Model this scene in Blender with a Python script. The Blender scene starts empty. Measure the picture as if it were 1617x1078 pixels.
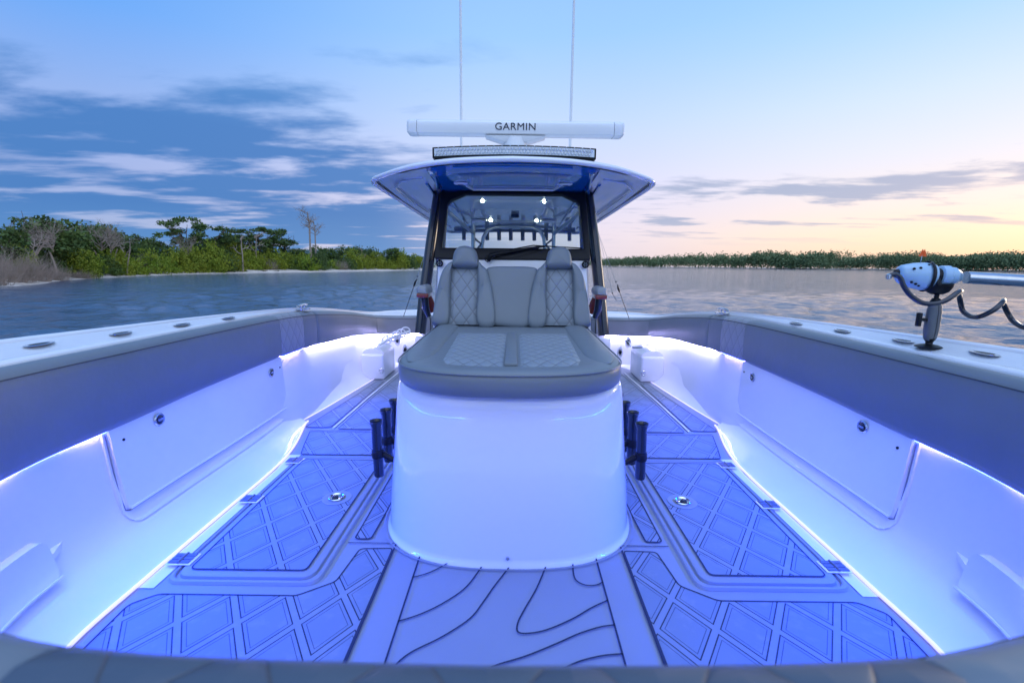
import bpy, bmesh, math, random
from math import sin, cos, pi, radians, sqrt
from mathutils import Vector, Matrix, noise
random.seed(7)
S = bpy.context.scene
COL = S.collection

# ------------------------------------------------------------------ helpers
def tag(o, label=None, cat=None, group=None, kind=None):
    if label: o['label'] = label
    if cat: o['category'] = cat
    if group: o['group'] = group
    if kind: o['kind'] = kind
    return o

def empty(name, loc=(0, 0, 0), rot=(0, 0, 0)):
    o = bpy.data.objects.new(name, None)
    o.empty_display_size = .1
    o.location = loc; o.rotation_euler = rot
    COL.objects.link(o)
    return o

class MB:
    def __init__(s): s.v = []; s.f = []; s.uv = {}
    def add(s, vs, fs):
        n = len(s.v); s.v += [tuple(p) for p in vs]; s.f += [tuple(i + n for i in f) for f in fs]; return s
    def box(s, x0, x1, y0, y1, z0, z1):
        v = [(x0,y0,z0),(x1,y0,z0),(x1,y1,z0),(x0,y1,z0),(x0,y0,z1),(x1,y0,z1),(x1,y1,z1),(x0,y1,z1)]
        return s.add(v, [(0,3,2,1),(4,5,6,7),(0,1,5,4),(1,2,6,5),(2,3,7,6),(3,0,4,7)])
    def tube(s, pts, r, n=10, caps=True, flat=1.0):
        pts = [Vector(p) for p in pts]; m = len(pts)
        rs = r if isinstance(r, (list, tuple)) else [r] * m
        vs = []; up = None
        for i, p in enumerate(pts):
            t = (pts[min(i+1, m-1)] - pts[max(i-1, 0)])
            t = t.normalized() if t.length > 1e-9 else Vector((0,0,1))
            if up is None:
                up = Vector((0,0,1)) if abs(t.z) < .9 else Vector((0,1,0))
            a = t.cross(up)
            if a.length < 1e-6: a = t.cross(Vector((1,0,0)))
            a.normalize(); b = a.cross(t).normalized(); up = b
            for k in range(n):
                w = 2*pi*k/n
                vs.append(p + a*cos(w)*rs[i] + b*sin(w)*rs[i]*flat)
        fs = []
        for i in range(m-1):
            for k in range(n):
                k2 = (k+1) % n
                fs.append((i*n+k, i*n+k2, (i+1)*n+k2, (i+1)*n+k))
        if caps:
            fs.append(tuple(range(n))[::-1]); fs.append(tuple((m-1)*n+k for k in range(n)))
        return s.add(vs, fs)
    def lathe(s, prof, n=24, c=(0,0,0), axis='z'):
        vs = []; m = len(prof)
        for (r, h) in prof:
            for k in range(n):
                w = 2*pi*k/n; a, b = r*cos(w), r*sin(w)
                p = {'z': (a, b, h), 'x': (h, a, b), 'y': (b, h, a)}[axis]
                vs.append((p[0]+c[0], p[1]+c[1], p[2]+c[2]))
        fs = [(i*n+k, i*n+(k+1) % n, (i+1)*n+(k+1) % n, (i+1)*n+k) for i in range(m-1) for k in range(n)]
        if prof[0][0] > 1e-6: fs.append(tuple(range(n))[::-1])
        if prof[-1][0] > 1e-6: fs.append(tuple((m-1)*n+k for k in range(n)))
        return s.add(vs, fs)
    def grid(s, rows, close=False):
        """rows: list of equal-length point lists"""
        m, n = len(rows), len(rows[0])
        vs = [p for r in rows for p in r]; fs = []
        for i in range(m-1):
            for k in range(n if close else n-1):
                k2 = (k+1) % n
                fs.append((i*n+k, i*n+k2, (i+1)*n+k2, (i+1)*n+k))
        return s.add(vs, fs)
    def build(s, name, mat, parent=None, smooth=True, uvs=None, bevel=0, seg=2, weld=True, recalc=True, angle=40):
        me = bpy.data.meshes.new(name)
        me.from_pydata(s.v, [], s.f)
        if uvs:
            l = me.uv_layers.new(name='UVMap')
            for lp in me.loops: l.data[lp.index].uv = uvs[lp.vertex_index]
        if weld or bevel or recalc:
            bm = bmesh.new(); bm.from_mesh(me)
            if weld: bmesh.ops.remove_doubles(bm, verts=bm.verts, dist=1e-5)
            if recalc: bmesh.ops.recalc_face_normals(bm, faces=bm.faces)
            if bevel:
                es = [e for e in bm.edges if len(e.link_faces) == 2 and e.calc_face_angle(0) > radians(30)]
                bmesh.ops.bevel(bm, geom=es, offset=bevel, segments=seg, profile=.5, affect='EDGES', clamp_overlap=True)
            bm.to_mesh(me); bm.free()
        if smooth:
            me.polygons.foreach_set('use_smooth', [True]*len(me.polygons))
            try: me.set_sharp_from_angle(angle=radians(angle))
            except Exception: pass
        me.materials.append(mat)
        o = bpy.data.objects.new(name, me); COL.objects.link(o)
        if parent: o.parent = parent
        return o

def catmull(P, n=8):
    P = [tuple(p) for p in P]; out = []; m = len(P)
    for i in range(m-1):
        p0, p1, p2, p3 = P[max(i-1,0)], P[i], P[i+1], P[min(i+2,m-1)]
        for k in range(n):
            t = k/n
            out.append(tuple(.5*((2*b)+(-a+c)*t+(2*a-5*b+4*c-d)*t*t+(-a+3*b-3*c+d)*t**3) for a,b,c,d in zip(p0,p1,p2,p3)))
    out.append(P[-1]); return out
def lerp(a, b, t): return a+(b-a)*t
def interp(tab, x):
    if x <= tab[0][0]: return tab[0][1]
    for (a, va), (b, vb) in zip(tab, tab[1:]):
        if x <= b: return va+(vb-va)*(x-a)/(b-a)
    return tab[-1][1]

# ------------------------------------------------------------------ materials
def newmat(name):
    m = bpy.data.materials.new(name); m.use_nodes = True
    nt = m.node_tree; b = nt.nodes['Principled BSDF']
    return m, nt, b
def N(nt, t, **kw):
    n = nt.nodes.new(t)
    for k, v in kw.items():
        if k == 'op': n.operation = v
        elif k.startswith('i'): n.inputs[int(k[1:])].default_value = v
        else: setattr(n, k, v)
    return n
def math_(nt, op, a, b=None, c=None):
    n = nt.nodes.new('ShaderNodeMath'); n.operation = op
    for i, x in enumerate((a, b, c)):
        if x is None: continue
        if isinstance(x, (int, float)): n.inputs[i].default_value = x
        else: nt.links.new(x, n.inputs[i])
    return n.outputs[0]
def mixc(nt, f, a, b):
    n = nt.nodes.new('ShaderNodeMix'); n.data_type = 'RGBA'
    for k, x in ((0, f), (6, a), (7, b)):
        if isinstance(x, (int, float)): n.inputs[k].default_value = x
        elif isinstance(x, tuple): n.inputs[k].default_value = (*x[:3], 1)
        else: nt.links.new(x, n.inputs[k])
    return n.outputs[2]
def plain(name, col, rough=.5, metal=0, coat=0, bump=0, bscale=60, var=.0, vscale=6, spec=.5):
    m, nt, b = newmat(name)
    b.inputs['Base Color'].default_value = (*col, 1); b.inputs['Roughness'].default_value = rough
    b.inputs['Metallic'].default_value = metal; b.inputs['Coat Weight'].default_value = coat
    b.inputs['Coat Roughness'].default_value = .04; b.inputs['Specular IOR Level'].default_value = spec
    tc = N(nt, 'ShaderNodeTexCoord')
    if var:
        no = N(nt, 'ShaderNodeTexNoise'); no.inputs['Scale'].default_value = vscale; no.inputs['Detail'].default_value = 5
        nt.links.new(tc.outputs['Object'], no.inputs['Vector'])
        nt.links.new(mixc(nt, math_(nt, 'MULTIPLY_ADD', no.outputs[0], 2., -.5), tuple(c*(1-var) for c in col), tuple(min(1, c*(1+var)) for c in col)), b.inputs['Base Color'])
        nt.links.new(math_(nt, 'MULTIPLY_ADD', no.outputs[0], .25*rough+.04, rough*.85), b.inputs['Roughness'])
    if bump:
        no = N(nt, 'ShaderNodeTexNoise'); no.inputs['Scale'].default_value = bscale; no.inputs['Detail'].default_value = 3
        nt.links.new(tc.outputs['Object'], no.inputs['Vector'])
        bp = N(nt, 'ShaderNodeBump'); bp.inputs['Strength'].default_value = bump; bp.inputs['Distance'].default_value = .002
        nt.links.new(no.outputs[0], bp.inputs['Height']); nt.links.new(bp.outputs[0], b.inputs['Normal'])
    return m
def emit(name, col, st):
    m, nt, b = newmat(name)
    b.inputs['Base Color'].default_value = (*col, 1)
    b.inputs['Emission Color'].default_value = (*col, 1); b.inputs['Emission Strength'].default_value = st
    return m

M = {}
M['gel'] = plain('white_gelcoat', (.80,.81,.83), .22, coat=.5, var=.03, vscale=3, bump=.12, bscale=9)
M['gelpod'] = plain('pedestal_gelcoat', (.82,.83,.85), .16, coat=.7, bump=.06, bscale=5)
M['nonskid'] = plain('nonskid_gelcoat', (.66,.69,.72), .55, bump=.5, bscale=900)
M['vinyl'] = plain('grey_vinyl', (.160,.188,.212), .40, bump=.55, bscale=26, var=.07, vscale=4)
M['vinyl_light'] = plain('light_grey_vinyl', (.24,.26,.285), .45, bump=.2, bscale=500)
M['black'] = plain('black_plastic', (.008,.009,.012), .4, bump=.1, spec=.25)
M['navy'] = plain('dark_powder_coat', (.008,.013,.026), .25, coat=.35)
M['gunmetal'] = plain('grey_powder_coat', (.10,.11,.12), .35, coat=.3)
M['bluegel'] = plain('blue_gelcoat', (.0,.14,.46), .07, coat=1)
M['steel'] = plain('stainless_steel', (.62,.64,.67), .14, metal=1, var=.08, vscale=40)
M['steel_b'] = plain('brushed_aluminium', (.45,.48,.5), .35, metal=1)
M['eva'] = plain('grey_foam_deck', (.24,.275,.32), .62, bump=.35, bscale=700, var=.05, vscale=3)
M['groove'] = plain('dark_foam_groove', (.012,.02,.05), .7)
M['gasket'] = plain('grey_gasket', (.16,.18,.22), .6)
M['seam'] = plain('dark_seam', (.05,.055,.065), .8)
M['radar'] = plain('white_plastic', (.78,.79,.79), .3, coat=.2, var=.02)
M['text'] = plain('dark_lettering', (.015,.02,.04), .5)
M['red'] = plain('red_brown_plastic', (.22,.03,.02), .25, coat=.5)
M['blueplastic'] = plain('pale_blue_housing', (.32,.50,.66), .35, coat=.3, var=.04)
M['orange'] = plain('orange_plastic', (.9,.12,.01), .5)
M['sand'] = plain('sand', (.58,.49,.40), .9, var=.25, vscale=.6, bump=.5, bscale=3)
M['bark'] = plain('bark', (.12,.085,.06), .9, var=.3, vscale=2)
M['dead'] = plain('dead_wood', (.34,.27,.22), .9, var=.25, vscale=1.5)
M['led'] = emit('violet_led', (.50,.34,1.0), 75)
M['led_dim'] = emit('dim_violet_led', (.48,.32,1.0), 45)
M['floor_highlight'] = emit('pale_floor_highlight', (.60,.54,1.0), 1.0)  # added glow standing in for the reflected highlight along the wall foot
M['ledblue'] = emit('blue_led', (.03,.05,1.0), 40)
M['ledwhite'] = emit('pale_violet_led', (.50,.46,1.0), 120)
M['spot'] = emit('warm_spot', (1.0,.93,.7), 70)

def quilt_mat(name, col, cell=(.05,.075), coords='Object', axes=(0,1), depth=.004, line=(.16,.17,.19), lw=.035):
    m, nt, b = newmat(name)
    tc = N(nt, 'ShaderNodeTexCoord'); sp = N(nt, 'ShaderNodeSeparateXYZ')
    nt.links.new(tc.outputs[coords], sp.inputs[0])
    u = math_(nt, 'DIVIDE', sp.outputs[axes[0]], cell[0]); v = math_(nt, 'DIVIDE', sp.outputs[axes[1]], cell[1])
    def tri(x):
        f = math_(nt, 'FRACT', x); return math_(nt, 'ABSOLUTE', math_(nt, 'SUBTRACT', f, .5))   # .5 at the seam
    a = tri(math_(nt, 'ADD', u, v)); c = tri(math_(nt, 'SUBTRACT', u, v))
    mx = math_(nt, 'MAXIMUM', a, c)
    d = math_(nt, 'SUBTRACT', .5, mx)                     # 0 at seam
    h = math_(nt, 'POWER', math_(nt, 'MULTIPLY', d, 2.), .45)
    bp = N(nt, 'ShaderNodeBump'); bp.inputs['Strength'].default_value = 1; bp.inputs['Distance'].default_value = depth
    nt.links.new(h, bp.inputs['Height']); nt.links.new(bp.outputs[0], b.inputs['Normal'])
    ln = math_(nt, 'LESS_THAN', d, lw)
    nt.links.new(mixc(nt, ln, col, line), b.inputs['Base Color']); b.inputs['Roughness'].default_value = .45
    return m
M['quilt_seat'] = quilt_mat('quilted_cushion', (.23,.27,.31), (.05,.075))
M['quilt_back'] = quilt_mat('quilted_backrest', (.20,.235,.27), (.066,.088), axes=(0,2))
M['quilt_bol'] = quilt_mat('quilted_bolster', (.26,.28,.31), (.085,.12), coords='UV', depth=.002, line=(.2,.21,.23))
M['quilt_bow'] = quilt_mat('quilted_bow_bolster', (.07,.095,.13), (.107,.16), coords='UV', depth=.006, line=(.08,.09,.11), lw=.014)

def deck_mat():
    m, nt, b = newmat('diamond_foam_deck')
    tc = N(nt, 'ShaderNodeTexCoord'); sp = N(nt, 'ShaderNodeSeparateXYZ'); nt.links.new(tc.outputs['Object'], sp.inputs[0])
    X = math_(nt, 'MULTIPLY', math_(nt, 'ABSOLUTE', sp.outputs[0]), -1.); Y = sp.outputs[1]
    def dist(cx, cy, ph):
        a = math_(nt, 'ADD', math_(nt, 'MULTIPLY', X, cx), math_(nt, 'MULTIPLY_ADD', Y, cy, ph))
        f = math_(nt, 'FRACT', math_(nt, 'MULTIPLY_ADD', a, 1/.138, 40.5))
        return math_(nt, 'MULTIPLY', math_(nt, 'ABSOLUTE', math_(nt, 'SUBTRACT', f, .5)), .138)
    mn = math_(nt, 'MINIMUM', dist(.819, .574, -.028), dist(.814, -.581, 1.407))
    def band(a, c, soft=.0006):
        return math_(nt, 'MULTIPLY', math_(nt, 'GREATER_THAN', mn, a), math_(nt, 'LESS_THAN', mn, c))
    l1 = band(.0086, .0120); l2 = band(.0205, .0222)
    bar = math_(nt, 'LESS_THAN', mn, .0088)
    no = N(nt, 'ShaderNodeTexNoise'); no.inputs['Scale'].default_value = 3; no.inputs['Detail'].default_value = 5
    nt.links.new(tc.outputs['Object'], no.inputs['Vector'])
    base = mixc(nt, no.outputs[0], (.14,.19,.25), (.19,.24,.30))
    c = mixc(nt, bar, base, (.20,.245,.30))
    dn = N(nt, 'ShaderNodeTexNoise'); dn.inputs['Scale'].default_value = 14; dn.inputs['Detail'].default_value = 8; dn.inputs['Roughness'].default_value = .7
    nt.links.new(tc.outputs['Object'], dn.inputs['Vector'])
    dm = N(nt, 'ShaderNodeMapRange'); dm.inputs[1].default_value = .52; dm.inputs[2].default_value = .75; nt.links.new(dn.outputs[0], dm.inputs[0])
    c = mixc(nt, math_(nt, 'MULTIPLY', dm.outputs[0], .45), c, (.30,.33,.36))
    c = mixc(nt, l2, c, (.035,.05,.09)); c = mixc(nt, l1, c, (.008,.014,.035))
    nt.links.new(c, b.inputs['Base Color']); b.inputs['Roughness'].default_value = .6
    h = math_(nt, 'SUBTRACT', 1., math_(nt, 'MULTIPLY_ADD', l2, .4, l1))
    fi = N(nt, 'ShaderNodeTexNoise'); fi.inputs['Scale'].default_value = 700
    nt.links.new(tc.outputs['Object'], fi.inputs['Vector'])
    h = math_(nt, 'MULTIPLY_ADD', fi.outputs[0], .12, h)
    bp = N(nt, 'ShaderNodeBump'); bp.inputs['Strength'].default_value = .7; bp.inputs['Distance'].default_value = .0025
    nt.links.new(h, bp.inputs['Height']); nt.links.new(bp.outputs[0], b.inputs['Normal'])
    return m
M['deck'] = deck_mat()

def glass_mat():
    m = bpy.data.materials.new('windshield_glass'); m.use_nodes = True; nt = m.node_tree; nt.nodes.clear()
    out = N(nt, 'ShaderNodeOutputMaterial'); mx = N(nt, 'ShaderNodeMixShader')
    t = N(nt, 'ShaderNodeBsdfTransparent'); t.inputs[0].default_value = (.80,.90,.93,1)
    g = N(nt, 'ShaderNodeBsdfGlossy'); g.inputs['Roughness'].default_value = .02; g.inputs[0].default_value = (.9,.95,1,1)
    fr = N(nt, 'ShaderNodeFresnel'); fr.inputs[0].default_value = 1.5
    nt.links.new(math_(nt, 'MULTIPLY', fr.outputs[0], 1.2), mx.inputs[0]); nt.links.new(t.outputs[0], mx.inputs[1]); nt.links.new(g.outputs[0], mx.inputs[2])
    nt.links.new(mx.outputs[0], out.inputs[0]); return m
M['glass'] = glass_mat()

def leaf_mat(name, c1, c2, c3):
    m, nt, b = newmat(name)
    g = N(nt, 'ShaderNodeNewGeometry'); no = N(nt, 'ShaderNodeTexNoise'); no.inputs['Scale'].default_value = .55; no.inputs['Detail'].default_value = 3
    nt.links.new(g.outputs['Position'], no.inputs['Vector'])
    oi = N(nt, 'ShaderNodeObjectInfo')
    r = N(nt, 'ShaderNodeMapRange'); r.inputs[1].default_value = .35; r.inputs[2].default_value = .65
    nt.links.new(no.outputs[0], r.inputs[0])
    c = mixc(nt, r.outputs[0], c1, c2)
    c = mixc(nt, math_(nt, 'MULTIPLY', oi.outputs['Random'], .8), c, c3)
    ri = mixc(nt, math_(nt, 'MULTIPLY', g.outputs['Random Per Island'], .5), c, (c1[0]*.5, c1[1]*.5, c1[2]*.5))
    nt.links.new(ri, b.inputs['Base Color']); b.inputs['Roughness'].default_value = .6
    b.inputs['Specular IOR Level'].default_value = .2
    return m
M['leaf_dark'] = leaf_mat('dark_foliage', (.060,.125,.030), (.14,.20,.040), (.10,.15,.045))
M['leaf_bright'] = leaf_mat('bright_foliage', (.15,.26,.02), (.34,.40,.035), (.30,.28,.03))
M['twig'] = leaf_mat('dry_twigs', (.22,.17,.135), (.30,.24,.19), (.18,.14,.10))
M['leaf_far'] = leaf_mat('mangrove_foliage', (.13,.19,.085), (.22,.28,.12), (.17,.22,.11))

def water_mat():
    m, nt, b = newmat('river_water')
    b.inputs['Base Color'].default_value = (.035,.085,.15,1); b.inputs['Roughness'].default_value = .08
    b.inputs['IOR'].default_value = 1.33
    g = N(nt, 'ShaderNodeNewGeometry')
    a = N(nt, 'ShaderNodeTexNoise'); a.inputs['Scale'].default_value = 4.5; a.inputs['Detail'].default_value = 4; a.inputs['Roughness'].default_value = .6
    c = N(nt, 'ShaderNodeTexNoise'); c.inputs['Scale'].default_value = .6; c.inputs['Detail'].default_value = 4
    nt.links.new(g.outputs['Position'], a.inputs[0]); nt.links.new(g.outputs['Position'], c.inputs[0])
    h = math_(nt, 'MULTIPLY_ADD', c.outputs[0], 5., a.outputs[0])
    bp = N(nt, 'ShaderNodeBump'); bp.inputs['Strength'].default_value = 1.; bp.inputs['Distance'].default_value = .06
    nt.links.new(h, bp.inputs['Height']); nt.links.new(bp.outputs[0], b.inputs['Normal'])
    return m
M['water'] = water_mat()

# ------------------------------------------------------------------ the boat
boat = empty('motorboat')
tag(boat, 'white centre console motorboat with blue lit cockpit, grey bolsters and diamond foam deck', 'boat')
def B(mb, name, mat, **k):
    p = k.pop('parent', boat)
    return mb.build(name, M[mat] if isinstance(mat, str) else mat, p, **k)

INNER = [(0,.263,.742,.30),(.25,.270,.742,.30),(.42,.300,.742,.31),(.80,.41,.738,.31),(1.12,.66,.73,.31),(1.30,.95,.715,.30),(1.375,1.25,.703,.285),
         (1.385,1.6,.70,.277),(1.385,2.0,.70,.262),(1.385,2.6,.695,.25),(1.38,3.0,.68,.24),(1.375,3.4,.645,.23),(1.37,3.9,.585,.205),(1.31,4.4,.505,.185),(1.06,4.62,.475,.18),(.80,4.8,.465,.175)]
OUTER = [(0,-1.2,.82),(.45,-.98,.81),(.80,-.60,.80),(1.2,0,.79),(1.45,.55,.775),(1.57,1.0,.76),(1.60,1.4,.75),(1.56,1.7,.745),(1.52,2.15,.735),(1.455,2.76,.715),
         (1.445,3.2,.685),(1.44,3.6,.64),(1.435,4.1,.575),(1.41,4.55,.52),(1.28,4.95,.50),(.80,5.25,.49)]
NS = 8
IN = catmull(INNER, NS); OU = catmull(OUTER, NS)
def nrm(P, i):
    a = Vector(P[max(i-1,0)][:2]); b = Vector(P[min(i+1,len(P)-1)][:2]); t = (b-a).normalized()
    return Vector((-t.y, t.x))      # left of travel: bow(0)->right side->aft : points inward
ARC = [0]
for i in range(1, len(IN)): ARC.append(ARC[-1] + (Vector(IN[i][:2])-Vector(IN[i-1][:2])).length)

def bolster(s, i0, i1, name, mat, puff=0, e0=True, e1=True):
    """sweep a padded section between stations (float indices) i0..i1"""
    k = [i0] + [j for j in range(int(math.floor(i0))+1, int(math.ceil(i1)))] + [i1]
    st = []
    for q in k:
        a = int(min(q, len(IN)-2)); t = q-a
        p = [lerp(IN[a][c], IN[a+1][c], t) for c in range(4)]; n = nrm(IN, a).lerp(nrm(IN, a+1), t).normalized()
        st.append((p, n, lerp(ARC[a], ARC[a+1], t)))
    rows = []; uv = []
    for idx, (p, n, ar) in enumerate(st):
        h = p[3]; pr = [(-.060,-.004),(-.045,.004),(-.028,.007),(-.010,.003),(.004,-.008),(.013,-.024),(.016,-.05),(.018,-.5*h),(.016,-h+.03),(.010,-h+.012),(-.002,-h+.002),(-.02,-h),(-.060,-h)]
        sh = 1.0
        if (idx == 0 and e0) or (idx == len(st)-1 and e1): sh = .965
        row = []; acc = 0; last = None
        for (a, z) in pr:
            a2 = -.02+(a+.02)*sh; z2 = -h/2+(z+h/2)*sh
            q = (s*(p[0]+n.x*a2), p[1]+n.y*a2, p[2]+z2)
            if last: acc += (Vector(q)-Vector(last)).length
            last = q; row.append(q); uv.append((ar, acc))
        rows.append(row)
    mb = MB().grid(rows)
    n = len(pr); m = len(rows)
    mb.f.append(tuple(range(n))); mb.f.append(tuple((m-1)*n+q for q in range(n))[::-1])
    for i in range(m-1): mb.f.append((i*n, (i+1)*n, (i+1)*n+n-1, i*n+n-1))
    o = B(mb, name, mat, uvs=uv, weld=False, angle=60)
    B(MB().tube([(s*(p[0]+n.x*.0125), p[1]+n.y*.0125, p[2]-.0205) for p, n, ar in st], .0016, 5), 'seam_piping', 'seam', parent=o)
    return o

def yidx(y):      # station index on the side run where IN y reaches y
    for i in range(1, len(IN)):
        if IN[i][1] >= y and IN[i][0] > .45 or (IN[i][1] >= y and i > 40):
            a, b = IN[i-1][1], IN[i][1]
            return i-1+(y-a)/(b-a)
# bow bolsters (centre quilted piece crosses both sides)
def bow_centre():
    st = []
    iq = NS*1.25
    ks = [iq*j/8 for j in range(-8, 9)]
    rows = []; uv = []
    for j, q in enumerate(ks):
        s = 1 if q >= 0 else -1; q = abs(q); a = int(q); t = q-a
        p = [lerp(IN[a][c], IN[a+1][c], t) for c in range(4)]; n = nrm(IN, a).lerp(nrm(IN, a+1), t)
        ar = s*lerp(ARC[a], ARC[a+1], t); h = p[3]
        pr = [(-.060,-.004),(-.045,.004),(-.028,.007),(-.010,.003),(.004,-.008),(.013,-.024),(.016,-.05),(.018,-.5*h),(.016,-h+.03),(.010,-h+.012),(-.002,-h+.002),(-.02,-h),(-.060,-h)]
        acc = 0; last = None; row = []
        for (a_, z) in pr:
            q_ = (s*(p[0]+n.x*a_) if abs(p[0]) > 1e-6 else 0, p[1]+n.y*a_, p[2]+z)
            if last: acc += (Vector(q_)-Vector(last)).length
            last = q_; row.append(q_); uv.append((ar, acc))
        rows.append(row)
    mb = MB().grid(rows); n = len(pr); m = len(rows)
    mb.f.append(tuple(range(n))); mb.f.append(tuple((m-1)*n+q for q in range(n))[::-1])
    for i in range(m-1): mb.f.append((i*n, (i+1)*n, (i+1)*n+n-1, i*n+n-1))
    return B(mb, 'quilted_bolster', 'quilt_bow', uvs=uv, weld=False, angle=60)
bow_centre()
Q0, Q1, Q2, Q3 = yidx(2.66), yidx(2.95), yidx(3.14), yidx(4.36)
for s in (-1, 1):
    bolster(s, NS*1.25+.04, Q0-.03, 'bolster', 'vinyl')
    bolster(s, Q0, Q1, 'quilted_bolster', 'quilt_bol')
    bolster(s, Q1+.03, Q2, 'bolster', 'vinyl')
    bolster(s, Q2+.06, Q3, 'bolster', 'vinyl')
    bolster(s, Q3+.05, len(IN)-1-3, 'bolster', 'vinyl_light')
    bolster(s, len(IN)-1-2.7, len(IN)-1, 'bolster', 'vinyl')

# gunwale cap : one closed ring built from both sides
prof_t = [(0,-.03),(0,.004),(.02,.010),(.10,.012),(.16,.010),(.175,.001),(.5,.003),(.84,.001),(.86,.010),(.93,.012),(.98,.008),(1,-.004),(1,-.05)]
def capring():
    rows = []
    def row(i, s):
        n = nrm(IN, i); a = Vector((IN[i][0]-n.x*.055, IN[i][1]-n.y*.055, IN[i][2])); b = Vector(OU[i])
        if i == 0: a.x = 0
        d = (b-a)
        if d.length < 1e-3: d = Vector((.01,0,0))
        return [(s*(a.x+d.x*t), a.y+d.y*t, a.z+d.z*t+z) for t, z in prof_t]
    for i in range(len(IN)-1, -1, -1): rows.append(row(i, -1))
    for i in range(1, len(IN)): rows.append(row(i, 1))
    return MB().grid(rows)
B(capring(), 'gunwale', 'gel', angle=50)
for s in (-1, 1):       # nonskid sheet on each gunwale
    rows = []
    for i in range(int(NS*2.2), int(NS*11)):
        n = nrm(IN, i); a = Vector((IN[i][0]-n.x*.055, IN[i][1]-n.y*.055, IN[i][2])); b = Vector(OU[i]); d = b-a
        rows.append([(s*(a.x+d.x*t), a.y+d.y*t, a.z+d.z*t+.0065) for t in (.21,.4,.6,.80)])
    B(MB().grid(rows), 'nonskid_panel', 'nonskid')
# outer hull
rows = []
for s, seq in ((-1, range(len(OU)-1, -1, -1)), (1, range(1, len(OU)))):
    for i in seq:
        x, y, z = OU[i]
        rows.append([(s*x, y, z-.05),(s*x*.995, y+.01, z-.12),(s*(x*.93), y+(.25 if y < .5 else .0), .1),(s*(x*.86), y+(.5 if y < .5 else 0), -.6),(s*(x*.80), y+(.7 if y < .5 else 0), -1.32)])
rows.append([(0,5.25,.44),(0,5.25,.37),(0,5.25,.1),(0,5.25,-.6),(0,5.25,-1.32)])
rows.insert(0, [(0,5.25,.44),(0,5.25,.37),(0,5.25,.1),(0,5.25,-.6),(0,5.25,-1.32)])
B(MB().grid(rows), 'hull', 'gel')

# liner walls
FLO = [(0,.44),(.5,.47),(.84,.62),(1.05,.82),(1.14,1.02),(1.153,1.3),(1.155,1.7),(1.158,2.1),(1.195,2.38),(1.285,2.70),(1.30,2.78)]
TOP = [(0,.21),(.44,.255),(.80,.39),(1.13,.66),(1.34,1.0),(1.400,1.3),(1.417,1.7),(1.417,2.1),(1.417,2.38),(1.415,2.70),(1.415,2.78)]
PRO = [(0,0),(.04,.004),(.10,.012),(.20,.030),(.34,.055),(.50,.09),(.64,.135),(.75,.19),(.83,.26),(.885,.38),(.93,.58),(.965,.8),(1,1)]
FL = catmull(FLO, 8); TP = catmull(TOP, 8)
def wall_pt(i, t):        # t in PRO z-fraction
    f = interp([(b, a) for a, b in PRO], t)
    zt = interp([(0,.46),(2,.47),(2.8,.47)], TP[i][1])
    return (lerp(FL[i][0], TP[i][0], f), lerp(FL[i][1], TP[i][1], f), zt*t)
rows = []
for s, seq in ((-1, range(len(FL)-1, -1, -1)), (1, range(1, len(FL)))):
    for i in seq:
        rows.append([(s*p[0], p[1], p[2]) for p in (wall_pt(i, b) for a, b in PRO)])
B(MB().grid(rows), 'inner_liner', 'gel', angle=70)
AFL = [(1.345,2.78),(1.30,3.1),(1.245,3.6),(1.215,3.9),(1.17,4.3),(1.05,4.52),(.60,4.8)]
ATP = [(1.425,2.78,.46),(1.415,3.1,.45),(1.395,3.6,.41),(1.39,3.9,.37),(1.34,4.38,.315),(1.08,4.66,.29),(.62,4.95,.28)]
A1 = catmull(AFL, 6); A2 = catmull(ATP, 6)
APR = [(0,0),(.06,.01),(.16,.035),(.34,.09),(.55,.2),(.8,.5),(1,1)]
for s in (-1, 1):
    rows = []
    fw = [wall_pt(len(FL)-1, b) for a, b in PRO]
    rows = [[(s*lerp(a[0], b[0], f), lerp(a[1], b[1], f), b[2]*z) for f, z in APR] for a, b in zip(A1, A2)]
    mb = MB().grid(rows)
    # step face between forward liner and aft liner
    n0 = len(mb.v)
    st = [(s*p[0], 2.78, p[2]) for p in fw] + [(s*1.42, 2.78, .47), (s*1.42, 2.78, 0)]
    mb.add(st, [tuple(range(len(st)))])
    B(mb, 'aft_liner', 'gel', angle=60, weld=False)
    # led strip under the bolster
    for off, r0, r1, mt in ((-.018, 2.2, 10.0, 'led' if s < 0 else 'led_dim'), (-.012, 2.2, 10.0, 'ledblue'), (-.003, 10.2, 14.6, 'ledwhite')):
        pts = []
        for i in range(int(NS*r0), int(NS*r1)+1, 2):
            n = nrm(IN, i); pts.append((s*(IN[i][0]+n.x*off), IN[i][1]+n.y*off, IN[i][2]-IN[i][3]-.0015))
        B(MB().tube(pts, .0024, 6), 'led_strip', mt)

for s in (-1, 1):  # glowing tubes added for the bright reflected line where liner meets deck
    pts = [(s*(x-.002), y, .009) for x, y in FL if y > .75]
    B(MB().tube(pts, .006, 6), 'floor_highlight_strip', 'floor_highlight')
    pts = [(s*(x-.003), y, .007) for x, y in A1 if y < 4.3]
    B(MB().tube(pts, .003, 6), 'floor_highlight_strip', 'floor_highlight')
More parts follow.
